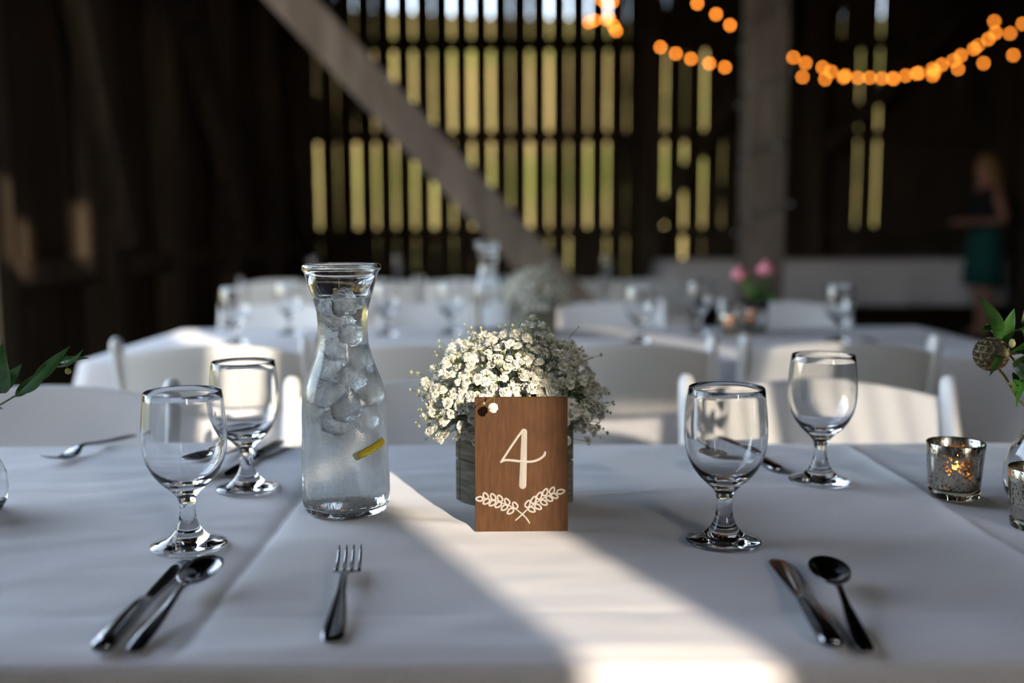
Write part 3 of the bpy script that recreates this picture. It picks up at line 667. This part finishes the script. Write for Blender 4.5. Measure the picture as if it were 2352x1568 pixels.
def bouquet(loc, label, n, singles, seed, extra=()):
    r = random.Random(seed); root = thing('flower_bouquet', label, 'bouquet', loc)
    C = Vector((0, 0, .115)); A = Vector((.104, .088, .092)); base = Vector((0, 0, .06))
    pts = []
    tries = 0
    while len(pts) < n and tries < n * 60:
        tries += 1
        u = r.uniform(-.38, 1); th = r.uniform(0, 6.283); q = math.sqrt(max(0, 1 - u * u)); rad = r.uniform(.66, 1.0) ** .55 * r.choice((1, 1, 1, .97, 1.06))
        d = Vector((q * math.cos(th), q * math.sin(th), u)); p = C + Vector((d.x * A.x, d.y * A.y, d.z * A.z)) * rad
        if d.z < 0 and p.z < .108 and abs(p.x) < .075 and abs(p.y) < .062: continue
        if p.y < -.088 and p.z < .155: continue
        if any((p - k).length < .0066 for k in pts[-220:]): continue
        pts.append(p)
    for k in range(7): pts.append(C + Vector((.026 + r.uniform(-.012, .010), r.uniform(-.02, .02), r.uniform(.088, .098) if k < 6 else .104)))
    vis = sorted(pts, key=lambda p: (p - C).normalized().dot(Vector((0, -.93, .36))) - (.0 if (p - C).length > .06 else .6), reverse=True)
    one = vis[:singles]; rest = vis[singles:]
    stems, stuff, buds = MB(), MB(), MB()
    def orient(p):
        d = ((p - base).normalized() + Vector((r.uniform(-.5, .5), r.uniform(-.7, .3), r.uniform(-.3, .5)))).normalized(); return d.to_track_quat('Z', 'Y')
    for k, p in enumerate(one):
        s = r.uniform(.0105, .0138) if r.random() > .2 else r.uniform(.007, .0095)
        o = inst('blossom', BLO[k % 5], root, p, orient(p).to_euler(), s)
    for p in rest:
        s = r.uniform(.010, .0135); M4 = orient(p).to_matrix(); V, Fc = RAW[r.randrange(5)]
        stuff.add([p + M4 @ (v * s) for v in V], Fc)
    nodes = [C + (p - C) * .62 + Vector((r.uniform(-.008, .008), r.uniform(-.008, .008), r.uniform(-.012, .004))) for p in pts[::7]]
    for nd in nodes: stems.tube([base + Vector((r.uniform(-.03, .03), r.uniform(-.03, .03), -.03)), base * .4 + nd * .6, nd], .0006, 3)
    for p in pts:
        nd = min(nodes, key=lambda q: (q - p).length); stems.tube([nd, nd * .45 + p * .55 + Vector((0, 0, -.003)), p], .00032, 3)
    for k in range(int(n * .55)):
        p = r.choice(pts); nd = C + (p - C) * .8; e = p + (p - C).normalized() * r.uniform(.002, .014) + Vector((r.uniform(-.010, .010), r.uniform(-.010, .010), r.uniform(-.010, .010)))
        stems.tube([nd, e], .00028, 3); bud_geo(buds, e, r.uniform(.0010, .0020))
    for (a, b_) in (((-.098, -.02, .150), (-.118, -.03, .160)), ((-.098, -.02, .148), (-.110, -.03, .138)), ((.098, -.02, .120), (.114, -.03, .124)), ((.095, -.02, .095), (.108, -.03, .088)), ((.08, -.02, .17), (.101, -.02, .178))):
        stems.tube([C, a, b_], .0003, 3); bud_geo(buds, Vector(b_), .0022)
    for (p, d, s) in extra:
        inst('blossom', BLO[2], root, p, Vector(d).to_track_quat('Z', 'Y').to_euler(), s)
        stems.tube([Vector(p) + Vector((.004, .022, .028)), Vector(p) + Vector((.001, .006, .012)), p], .0004, 4)
        stems.tube([Vector(p) + Vector((.001, .006, .012)), Vector(p) + Vector((-.010, .003, .004))], .0003, 4); bud_geo(buds, Vector(p) + Vector((-.010, .003, .004)), .0016)
    # small green leaves deep in the bunch
    lv = MB()
    for k in range(150):
        p = C + Vector((r.gauss(0, 1), r.gauss(0, 1), abs(r.gauss(0, 1)) - .3)).normalized() * r.uniform(.03, .075)
        d = Vector((r.uniform(-1, 1), r.uniform(-1, 1), r.uniform(0, 1))).normalized(); w = d.cross(Vector((.3, .2, .9))).normalized() * .0016; L = r.uniform(.012, .024)
        lv.add([p, p + d * L * .5 + w, p + d * L, p + d * L * .5 - w], [(0, 1, 2, 3)])
    for nm, mb, m in (('blossoms', stuff, 'petal'), ('stems', stems, 'stem'), ('buds', buds, 'bud'), ('leaves', lv, 'stem')):
        if mb.v: tag(mb.build(nm, M[m], root, smooth=False), kind='stuff')
    return root
bouquet((BX, BY, ZBX), 'round bunch of white baby\'s breath behind the number sign', 820, 298, 21, extra=(((-.0215, -.140, .138), (.3, -.9, .4), .0102),))
bouquet((.072, 3.02, TABLE + .001), 'blurred bunch of white baby\'s breath near the second carafe', 380, 0, 33)

# ================================================================ cutlery (built lying along +y, tip at the far end)
def loft(mb, secs, n=12, pw=.7):
    rings = []
    for (x, y, z, hw, hh) in secs:
        rings.append([(x + hw * math.copysign(abs(math.cos(a)) ** pw, math.cos(a)), y, z + hh * math.copysign(abs(math.sin(a)) ** pw, math.sin(a))) for a in (2 * math.pi * k / n for k in range(n))])
    return mb.rings(rings)
def handle_secs(L0, zs):
    return [(0, 0, .0022, .004, .001), (0, .002, .0024, .0075, .0016), (0, .008, .0030, .0098, .0018), (0, .03, .0045, .0095, .0018), (0, .06, .0065, .0072, .0018), (0, .09, .0095, .0044, .0019), (0, L0, zs, .0036, .0020)]
def make_fork():
    t = thing('fork', '', 'fork'); loft(MB(), handle_secs(.118, .0135) + [(0, .130, .0130, .0046, .0018), (0, .139, .0105, .0088, .0013), (0, .147, .0075, .0122, .0010), (0, .155, .0055, .0126, .0009)]).build('handle', M['steel'], t)
    for k in range(4):
        x = -.0105 + .007 * k
        loft(MB(), [(x, .152, .0060, .0024, .0009), (x, .165, .0046, .0020, .0009), (x, .180, .0062, .0017, .0008), (x, .194, .0115, .0013, .0007), (x, .202, .0155, .0006, .0004)], 8).build('tine', M['steel'], t)
    return t
def make_spoon():
    t = thing('spoon', '', 'spoon'); loft(MB(), handle_secs(.118, .0145) + [(0, .130, .0140, .0040, .0016), (0, .1365, .0122, .0048, .0012)]).build('handle', M['steel'], t)
    mb = MB(); n, m_ = 36, 7; cy0 = .1745; top, bot = [], []
    for j in range(m_ + 1):
        k = j / m_
        for i in range(n):
            a = 2 * math.pi * i / n; w = .0225 * (1 + .08 * math.sin(a)); x = k * w * math.cos(a); y = cy0 + k * .0400 * math.sin(a)
            z = .0018 + .0120 * k ** 2.0; top.append((x, y, z + .0006)); bot.append((x, y, z - .0008))
    mb.v = top + bot; K = len(top)
    for j in range(m_):
        for i in range(n):
            a, b = j * n + i, j * n + (i + 1) % n; q = (a, b, b + n, a + n); mb.f += [q, tuple(K + e for e in reversed(q))]
    for i in range(n):
        a, b = m_ * n + i, m_ * n + (i + 1) % n; mb.f.append((a, b, K + b, K + a))
    bm_ = mb.build('bowl', M['steel'], t); bmx = bmesh.new(); bmx.from_mesh(bm_.data); bmesh.ops.remove_doubles(bmx, verts=bmx.verts, dist=1e-5); bmx.to_mesh(bm_.data); bmx.free()
    return t
def make_knife():
    t = thing('knife', '', 'knife'); loft(MB(), [(0, 0, .0046, .005, .003), (0, .003, .0050, .0085, .0042), (0, .012, .0052, .0098, .0046), (0, .05, .0056, .0088, .0048), (0, .085, .0056, .0072, .0046), (0, .098, .0054, .0066, .0040)]).build('handle', M['steel'], t)
    loft(MB(), [(0, .094, .0048, .0060, .0022), (0, .104, .0040, .0068, .0013), (.0006, .13, .0036, .0082, .0010), (.0012, .165, .0030, .0100, .0008), (.0010, .190, .0026, .0104, .0007), (.0002, .203, .0022, .0080, .0005), (-.001, .209, .0020, .0035, .0004)], 12, .9).build('blade', M['steel'], t)
    return t
fork0, spoon0, knife0 = make_fork(), make_spoon(), make_knife()
used = set()
def cutlery(proto, p_handle, p_tip, label, z=.0012, group=None, pitch=0, size=1.0):
    o = proto if proto.name not in used else copy_tree(proto); used.add(proto.name)
    a = Vector((*p_handle, 0)); d = Vector((*p_tip, 0)) - a
    u_ = d.normalized(); zs_ = [(on_cloth(a.x + u_.x * t_, a.y + u_.y * t_, .008) if a.y < 2 else TABLE + .002) for t_ in (.005, .06, .12, .165)]
    o.location = (a.x, a.y, max(zs_[0], sum(zs_) / 4) + .0003); pitch += math.atan2((zs_[3] + zs_[2] - zs_[0] - zs_[1]) / 2, .11) * .7; o.rotation_euler = (pitch, 0, math.atan2(d.y, d.x) - math.pi / 2)
    o['label'] = label; o.scale = (size, size, size)
    if group: o['group'] = group
    return o
cutlery(fork0, (-.142, .748), (-.160, .955), 'dark steel fork lying alone in front of the carafe')
cutlery(fork0, (-.596, 1.540), (-.640, 1.345), 'steel fork lying on the cloth by the chair back at the table edge')
cutlery(knife0, (-.318, .735), (-.319, .94), 'steel dinner knife lying under the spoon in front of a goblet')
sp0 = cutlery(spoon0, (-.2945, .738), (-.280, .94), 'shiny steel spoon beside a knife catching a bright reflection', pitch=R(3), size=.80)
cutlery(knife0, (.246, .733), (.256, .94), 'dark dinner knife beside the dark spoon on the shaded cloth')
cutlery(spoon0, (.2695, .728), (.292, .93), 'dark spoon next to a knife on the shaded cloth', pitch=R(3), size=.80)
cutlery(knife0, (-.352, 1.480), (-.372, 1.285), 'knife lying behind a goblet next to the carafe')
cutlery(spoon0, (-.400, 1.470), (-.412, 1.29), 'spoon lying beside the knife behind the paired goblets')
cutlery(knife0, (.352, 1.290), (.318, 1.48), 'knife lying behind a goblet with its handle towards the number sign')
cutlery(spoon0, (.272, 1.475), (.262, 1.30), 'spoon seen through the bowl of a goblet near the number sign')
cutlery(fork0, (.98, 2.60), (1.0, 2.80), 'blurred fork on the cloth in front of the peony table chair')

# ================================================================ votive candles
def make_votive():
    t = thing('candle_holder', '', 'candle holder')
    MB().lathe([(0, .0112), (.0262, .0112), (.0293, .014), (.0305, .03), (.0318, .048), (.0331, .0655), (.0324, .0664), (.0316, .0655), (.0303, .048), (.0290, .030), (.0278, .0155), (.026, .0135), (0, .0132)], 56).build('silvered_cup', M['mercury'], t)
    MB().lathe([(0, 0.0015), (.02, .0015), (.0265, 0), (.0284, .0015), (.0288, .006), (.0290, .0108), (.024, .0111), (0, .0111)], 56).build('glass_foot', M['amberglass'], t)
    return t
def make_candle():
    t = thing('tealight_candle', '', 'candle')
    MB().lathe([(0, 0), (.0185, 0), (.0190, .0010), (.0190, .0140), (.0175, .0150), (.012, .0135), (0, .0130)], 32).build('wax', M['wax'], t)
    MB().tube([(0, 0, .0125), (.0005, 0, .0165), (.001, 0, .0195)], .0006, 6).build('wick', M['wick'], t)
    MB().lathe([(0, .0185), (.0022, .0200), (.0036, .0235), (.0034, .028), (.0020, .034), (.0007, .039), (0, .041)], 16).build('flame', M['flame'], t)
    return t
vot0, can0 = make_votive(), make_candle()
for k, (x, y, lb) in enumerate(((.528, 1.1639, 'silvered glass candle holder glowing beside the goblet and chair'), (.570, 1.050, 'silvered glass candle holder in front of the green vase'),
                                (.655, 2.98, 'blurred small candle holder at the foot of the peonies'), (.735, 3.06, 'blurred candle holder tucked behind the peony vase foot'))):
    v = vot0 if k == 0 else copy_tree(vot0); zv = on_cloth(x, y, .025) if y < 2 else TABLE + .002; place(v, (x, y, zv), .7 * k, lb); v['group'] = 'silvered candle holders'
    c = can0 if k == 0 else copy_tree(can0); place(c, (x, y, zv + .0134), k, ('lit tealight inside the ' + lb[:lb.find('candle holder')] + 'candle holder' + lb[lb.find('candle holder') + 13:])); c['group'] = 'lit tealights'

# ================================================================ vases with greenery
def vase(loc, label, rz=0):
    t = thing('glass_vase', label, 'vase', loc, rz)
    o = [(.030, .001), (.036, .003), (.0405, .012), (.043, .028), (.0415, .046), (.035, .063), (.0265, .078), (.0205, .094), (.0180, .110), (.0190, .124), (.0215, .132)]
    i_ = [(r - .0022, z) for r, z in reversed(o[2:])]
    MB().lathe([(0, .002), (.02, .002)] + o + [(.0210, .1335)] + i_ + [(.030, .006), (0, .0055)], 56).build('glass_body', M['glass'], t)
    MB().lathe([(0, .0058), (.0302, .0062), (.0386, .0122), (.0410, .028), (.0395, .0465), (.0335, .062), (.031, .066), (0, .0658)], 48).build('water', M['water'], t)
    return t
def leaf(base, tip, w, root, bow=.12, roll=0.0, name='leaf'):
    base, tip = Vector(base), Vector(tip); d = tip - base; L = d.length; t = d.normalized()
    side = t.cross(Vector((0, -1, 0))); side = side.normalized() if side.length > .01 else Vector((1, 0, 0))
    nrm = side.cross(t).normalized(); q = Matrix.Rotation(roll, 3, t); side = q @ side; nrm = q @ nrm
    n = 9; mb = MB(); rows = []
    for k in range(n + 1):
        s = k / n; hw = w * math.sin(math.pi * s ** .8) ** .9 * (1 - .15 * s); c = base + t * L * s + nrm * bow * L * math.sin(math.pi * s)
        rows.append([c - side * hw + nrm * hw * .35, c - side * hw * .5 + nrm * hw * .1, c, c + side * hw * .5 + nrm * hw * .1, c + side * hw + nrm * hw * .35])
    for r_ in rows: mb.v += [tuple(p) for p in r_]
    for k in range(n):
        for e in range(4): mb.f.append((k * 5 + e, k * 5 + e + 1, k * 5 + e + 6, k * 5 + e + 5))
    return mb.build(name, M['leaf'], root)
VL = Vector((-.628, 1.120, on_cloth(-.628, 1.12))); VR = Vector((.626, 1.150, on_cloth(.626, 1.15)))
vase(VL, 'clear glass vase of leafy green twigs near the lone fork'); vase(VR, 'clear glass vase of greenery and a seed pod behind the candle holders')
def sprig(root, pts, r=.0011, name='stem'): MB().tube(pts, r, 6).build(name, M['stem'], root)
gl = thing('leafy_twigs', 'glossy green leafy twigs with a yellow berry in the vase near the lone fork', 'foliage', VL)
S = lambda x, z, y=1.12: Vector((x, y, z)) - VL
sprig(gl, [(.004, .0, .012), (.0, 0, .09), (.012, 0, .125), S(-.584, .877), S(-.558, .892), S(-.543, .904), S(-.522, .919), S(-.504, .933)])
for b_, t_, w, y, roll in ((S(-.562, .889), S(-.521, .928, 1.11), .0075, 0, .9), (S(-.545, .902), S(-.498, .945, 1.115), .0078, 0, .2), (S(-.520, .920), S(-.481, .942, 1.11), .0045, 0, 1.1), (S(-.515, .925), S(-.479, .930, 1.12), .0042, 0, -.6),
                            (S(-.566, .886), S(-.545, .912, 1.13), .0065, 0, .4), (S(-.590, .895), S(-.546, .927, 1.10), .010, 0, .5), (S(-.584, .890), S(-.566, .950, 1.10), .020, 0, .0), (S(-.60, .89), S(-.60, .965, 1.12), .017, 0, .3),
                            (S(-.62, .88), S(-.66, .95, 1.14), .014, 0, .3), (S(-.62, .88), S(-.68, .91, 1.10), .013, 0, -.4), (S(-.60, .875), S(-.565, .878, 1.09), .008, 0, -.4), (S(-.63, .88), S(-.63, .97, 1.15), .015, 0, .8)):
    leaf(b_, t_, w, gl, .10, roll)
for e in ((-.02, .005, .16), (.015, -.006, .15), (-.03, .01, .13)): sprig(gl, [(-.006, .0, .012), (0, .002, .10), Vector(e)], .0013)
o = MB().lathe([(0, -.0036), (.0026, -.0026), (.0037, 0), (.0028, .0026), (0, .0038)], 14).build('berry', M['berry'], gl, loc=S(-.502, .916, 1.115)); MB().tube([(0, 0, .003), (-.004, 0, .012)], .0005, 5).build('stalk', M['stem'], o)
grn = thing('green_arrangement', 'dark green foliage with a round brown seed pod in the vase behind candle holders', 'foliage', VR)
T = lambda x, z, y=1.15: Vector((x, y, z)) - VR
sprig(grn, [(-.004, 0, .012), (-.010, 0, .10), T(.593, .872), T(.575, .900), T(.560, .918)], .0016); sprig(grn, [(.004, .0, .012), (.0, 0, .11), T(.60, .90), T(.572, .935), T(.552, .962)], .0013)
sprig(grn, [(.0, .006, .012), (.004, 0, .11), T(.612, .91), T(.60, .955), T(.595, .985)], .0013); sprig(grn, [(.006, -.004, .012), (.008, 0, .12), T(.655, .93), T(.665, .98)], .0013)
for b_, t_, w, roll in ((T(.566, .938), T(.530, .997, 1.13), .0105, .3), (T(.571, .936), T(.577, .981, 1.14), .008, -.5), (T(.578, .952), T(.612, .984, 1.13), .006, .9), (T(.566, .953), T(.534, .954, 1.13), .007, 1.2), (T(.566, .936), T(.533, .908, 1.10), .006, .4),
                        (T(.575, .93), T(.60, .955, 1.12), .009, .3), (T(.585, .91), T(.60, .945, 1.10), .011, -.3), (T(.59, .90), T(.575, .93, 1.10), .009, .6), (T(.60, .90), T(.64, .96, 1.12), .014, .2), (T(.60, .94), T(.61, 1.0, 1.16), .011, -.4),
                        (T(.62, .92), T(.67, .95, 1.12), .014, .3), (T(.64, .94), T(.65, 1.01, 1.17), .013, .1), (T(.60, .89), T(.585, .862, 1.10), .006, .4), (T(.585, .905), T(.571, .883, 1.12), .005, .2), (T(.61, .88), T(.63, .91, 1.09), .012, .5),
                        (T(.594, .905), T(.612, .93, 1.09), .012, -.2), (T(.585, .915), T(.606, .90, 1.08), .010, .6), (T(.575, .925), T(.596, .972, 1.10), .008, .2), (T(.60, .90), T(.575, .868, 1.12), .0045, .9), (T(.59, .92), T(.612, .965, 1.11), .012, .4), (T(.58, .93), T(.60, .915, 1.10), .010, -.8), (T(.605, .915), T(.59, .965, 1.13), .010, .5)):
    leaf(b_, t_, w, grn, .10, roll)
pod = MB(); 
for j in range(9):
    th0 = math.pi * j / 8
    for i in range(14):
        ph_ = 2 * math.pi * (i + .5 * (j % 2)) / 14; d = Vector((math.sin(th0) * math.cos(ph_), math.sin(th0) * math.sin(ph_), math.cos(th0))); p = d * .0175
        u = d.orthogonal().normalized(); v = d.cross(u)
        ring = [p + .0026 * (math.cos(a) * u + math.sin(a) * v) for a in (6.283 * k / 6 for k in range(6))]; ring2 = [p * 1.12 + .0036 * (math.cos(a) * u + math.sin(a) * v) for a in (6.283 * k / 6 for k in range(6))]
        pod.rings([ring, ring2], cap=False)
pod.lathe([(0, -.0178), (.009, -.0155), (.0155, -.009), (.0178, 0), (.0155, .009), (.009, .0155), (0, .0178)], 20)
pd_ = pod.build('seed_pod', M['pod'], grn, loc=T(.553, .928, 1.14)); tag(pd_, 'round brown papery seed pod')
for x, z in ((.569, .941), (.562, .930)): MB().lathe([(0, -.005), (.0032, -.002), (.0038, .001), (.0022, .0055), (0, .0065)], 12).build('bud', M['bud'], grn, loc=T(x, z, 1.125))

# peonies in a square glass on the second table
pv = thing('glass_vase', 'small clear tumbler vase holding two pink peonies', 'vase', (.735, 3.0, TABLE + .001))
MB().lathe([(0, .001), (.03, 0), (.034, .004), (.037, .06), (.039, .105), (.0365, .105), (.0345, .06), (.031, .012), (0, .010)], 40).build('glass_body', M['glass'], pv)
pf = thing('peony_flowers', 'two round pink peonies with dark leaves in a tumbler vase', 'flowers', (.735, 3.0, TABLE + .001))
for (x, z, s) in ((-.050, .182, .026), (.030, .196, .029)):
    b_ = MB(); rr = random.Random(int(s * 1000))
    for L_ in range(4):
        for k in range(7):
            a = 6.283 * k / 7 + L_ * .4; up = .3 + .25 * L_; d = Vector((math.cos(a), math.sin(a), 0)); n_ = Vector((-d.y, d.x, 0)); rad = s * (1 - .2 * L_)
            P = [Vector((0, 0, -s * .7)), d * rad * .9 + n_ * rad * .5 + Vector((0, 0, -s * .2 + s * up * .3)), d * rad * .9 - n_ * rad * .5 + Vector((0, 0, -s * .2 + s * up * .3)), d * rad * (.9 - .2 * L_) + n_ * rad * .35 + Vector((0, 0, s * up)), d * rad * (.9 - .2 * L_) - n_ * rad * .35 + Vector((0, 0, s * up))]
            b_.add(P, [(0, 1, 2), (1, 3, 4, 2)])
    b_.lathe([(0, -s * .7), (s * .6, -s * .3), (s * .7, s * .1), (s * .45, s * .6), (0, s * .75)], 14)
    b_.build('peony', M['peony'], pf, loc=(x, 0, z)); sprig(pf, [(x * .2, 0, .012), (x * .4, 0, .1), (x, 0, z - s * .6)], .002)
for k in range(9):
    a = 6.283 * k / 9; leaf((.01 * math.cos(a), .01 * math.sin(a), .10), (.06 * math.cos(a) + .01, .06 * math.sin(a), .13 + .03 * (k % 3)), .014, pf, .15, .5 * k)

# ================================================================ string lights
def strand(name_label, pts, wire_pts, group):
    t = thing('string_lights', name_label, 'string lights', wire_pts[0], 0, group); w0 = Vector(wire_pts[0])
    MB().tube(smooth_path([Vector(p) - w0 for p in wire_pts], 6), .0035, 5).build('wire', M['wire'], t)
    for p in pts:
        p = Vector(p) - w0; o = MB().lathe([(0, -.0115), (.006, -.0098), (.0105, -.004), (.0112, .001), (.0085, .008), (.0045, .0112), (0, .012)], 12).build('bulb', M['bulb'], t, loc=p)
        MB().lathe([(0, .011), (.005, .011), (.005, .020), (0, .021)], 8).build('socket', M['wire'], o)
B = lambda l, y: [(x, y, z) for x, z in l]
UP = lambda l: [(p[0], p[1] + .004, p[2] + .018) for p in l]
s1 = B([(1.099, 2.391), (1.212, 2.345), (1.324, 2.307), (1.459, 2.273), (1.575, 2.245)], 7.5)
strand('lit warm string lights sagging from the wall post to the timber post', s1, UP([(.75, 7.5, 2.62)] + s1 + [(1.80, 7.5, 2.235)]), 'warm string lights')
s2 = B([(2.214, 2.396), (2.311, 2.353), (2.445, 2.319), (2.515, 2.286), (2.625, 2.256), (2.725, 2.239), (2.817, 2.239), (2.913, 2.233), (2.999, 2.233), (3.1, 2.253), (3.185, 2.269), (3.31, 2.303), (3.38, 2.336), (3.527, 2.406), (3.626, 2.456), (3.735, 2.529), (3.79, 2.578)], 8.0)
strand('longest sagging strand of warm bulbs between the post and rafters', s2, UP([(1.95, 8.0, 2.55)] + s2 + [(4.1, 8, 2.9)]), 'warm string lights')
s3 = B([(2.376, 2.29), (2.561, 2.272), (2.71, 2.285), (3.118, 2.272), (3.322, 2.318), (3.437, 2.297), (3.64, 2.349), (3.846, 2.394), (4.084, 2.456)], 8.3)
strand('sparse strand of warm bulbs hanging just behind the longest strand', s3, UP([(2.1, 8.3, 2.42)] + s3 + [(4.6, 8.3, 2.62)]), 'warm string lights')
s5 = B([(3.578, 2.37), (3.731, 2.466), (3.933, 2.591), (4.058, 2.784)], 8.6)
strand('short strand of warm bulbs climbing steeply towards the rafters', s5, UP([(3.4, 8.6, 2.28)] + s5 + [(4.2, 8.6, 3.1)]), 'warm string lights')
s6 = B([(4.196, 2.684), (4.297, 2.762)], 8.6)
strand('pair of warm bulbs near the rafters above the person', s6, UP([(4.0, 8.6, 2.6)] + s6 + [(4.6, 8.6, 3.0)]), 'warm string lights')
s4 = B([(1.309, 2.636), (1.442, 2.562), (1.542, 2.487)], 7.2)
strand('three warm bulbs on a strand dropping steeply to the timber post', s4, UP([(1.1, 7.2, 2.8)] + s4 + [(1.70, 7.2, 2.36)]), 'warm string lights')
s7 = B([(.57, 2.571), (.612, 2.585), (.697, 2.593), (.755, 2.545), (.772, 2.509), (.72, 2.60), (.744, 2.716), (.664, 2.732), (.70, 2.70)], 7.5)
strand('tangled bunch of warm bulbs in front of the daylit boards', s7, UP(s7), 'warm string lights')
wr = thing('string_lights', 'unlit string lights wound around the tall timber post', 'string lights', (1.37, 5.5, 0))
hel = [Vector((.165 * math.cos(a), .165 * math.sin(a), .9 + a * .055)) for a in (k * .35 for k in range(150))]
hel = [Vector((max(-.118, min(.118, p.x)), max(-.118, min(.118, p.y)), p.z)) for p in hel]
MB().tube(hel, .003, 5).build('wire', M['wire'], wr)
bo = MB().lathe([(0, -.012), (.008, -.006), (.009, .002), (0, .010)], 8).mesh('bulb', M['bulboff'])
for p in hel[::4]: inst('bulb', bo, wr, p + Vector((.01 * math.copysign(1, p.x), .01 * math.copysign(1, p.y), -.008)))

# ================================================================ the person by the far table
def person(loc, label):
    root = thing('person', label, 'person', loc)
    V, E, Rr = [], [], []
    def j(p, r, parent=None):
        V.append(p); Rr.append(r if isinstance(r, tuple) else (r, r))
        if parent is not None: E.append((parent, len(V) - 1))
        return len(V) - 1
    pel = j((0, 0, .96), (.12, .15)); wa = j((-.01, 0, 1.10), (.10, .125), pel); ch = j((-.015, 0, 1.29), (.115, .15), wa); nb = j((0, 0, 1.43), (.07, .10), ch)
    nk = j((-.012, 0, 1.50), .05, nb); hd = j((-.03, 0, 1.585), (.085, .072), nk); ht = j((-.025, 0, 1.67), (.082, .070), hd); j((-.02, 0, 1.715), (.05, .045), ht)
    no = j((-.118, 0, 1.60), .012, hd); j((-.105, 0, 1.535), .022, hd)
    for s in (-1, 1):
        sh = j((.01, s * .155, 1.40), .052, nb)
        el = j((.085, s * .20, 1.13), .038, sh)
        wr_ = j((-.14, s * .17, 1.12), .027, el); pm = j((-.205, s * .165, 1.125), (.022, .034), wr_)
        for k, (dy, L) in enumerate(((-.03, .07), (-.012, .08), (.008, .078), (.026, .062))):
            f1 = j((-.205 - L * .55, s * .165 + dy, 1.118), .0095, pm); j((-.205 - L, s * .165 + dy, 1.098), .008, f1)
        th_ = j((-.19, s * .13, 1.105), .011, pm); j((-.215, s * .118, 1.085), .009, th_)
        hp = j((.0, s * .085, .88), (.085, .085), pel); kn = j((-.015, s * .085, .50), .055, hp); cf = j((.02, s * .085, .33), .052, kn); an = j((.03, s * .085, .09), .035, cf); he = j((.04, s * .085, .045), .036, an); j((-.12, s * .09, .035), (.03, .038), an)
    me = bpy.data.meshes.new('body'); me.from_pydata(V, E, []); body = bpy.data.objects.new('body', me); COL.objects.link(body); body.parent = root
    sk_ = body.modifiers.new('skin', 'SKIN'); sk_.use_smooth_shade = True
    if not me.skin_vertices: me.attributes
    for i, r_ in enumerate(Rr): me.skin_vertices[0].data[i].radius = r_
    me.skin_vertices[0].data[0].use_root = True
    ss = body.modifiers.new('smooth', 'SUBSURF'); ss.levels = 2; ss.render_levels = 2
    me.materials.append(M['skin'])
    def shell(name, m, secs, n=24):
        mb = MB(); mb.rings([[(cx + a * math.cos(q) * (1 + .03 * math.sin(7 * q) * wv), cyy + b * math.sin(q) * (1 + .03 * math.sin(7 * q) * wv), z) for q in (6.2832 * k / n for k in range(n))] for (cx, cyy, z, a, b, wv) in secs]); return mb.build(name, M[m], root)
    shell('skirt', 'teal', [(0, 0, 1.06, .125, .150, 0), (0, 0, 1.0, .140, .172, 0), (0, 0, .9, .155, .190, .3), (-.005, 0, .7, .165, .200, .8), (-.01, 0, .53, .172, .208, 1)])
    shell('top', 'navy', [(-.005, 0, 1.03, .128, .152, 0), (-.01, 0, 1.1, .118, .142, 0), (-.018, 0, 1.2, .125, .155, 0), (-.02, 0, 1.3, .136, .172, 0), (-.01, 0, 1.38, .122, .185, 0), (0, 0, 1.43, .092, .165, 0), (0, 0, 1.46, .068, .09, 0)])
    shell('hair', 'hair', [(.075, 0, 1.30, .02, .05, 0), (.075, 0, 1.38, .045, .085, 0), (.065, 0, 1.48, .055, .095, 0), (.040, 0, 1.56, .075, .098, 0), (.015, 0, 1.63, .098, .098, 0), (-.01, 0, 1.69, .098, .092, 0), (-.015, 0, 1.735, .07, .065, 0), (-.01, 0, 1.752, .02, .02, 0)])
    for s in (-1, 1):
        mb = MB(); mb.rings([[(cx + a * math.cos(q), s * .087 + b * math.sin(q), z) for q in (6.2832 * k / 16 for k in range(16))] for (cx, z, a, b) in ((-.045, .001, .125, .042), (-.045, .02, .128, .044), (-.03, .055, .105, .040), (.01, .085, .055, .036))]); mb.build('shoe', M['shoe'], root)
    return root
person((4.47, 9.45, 0), 'person in a dark top and teal skirt standing by the far table')
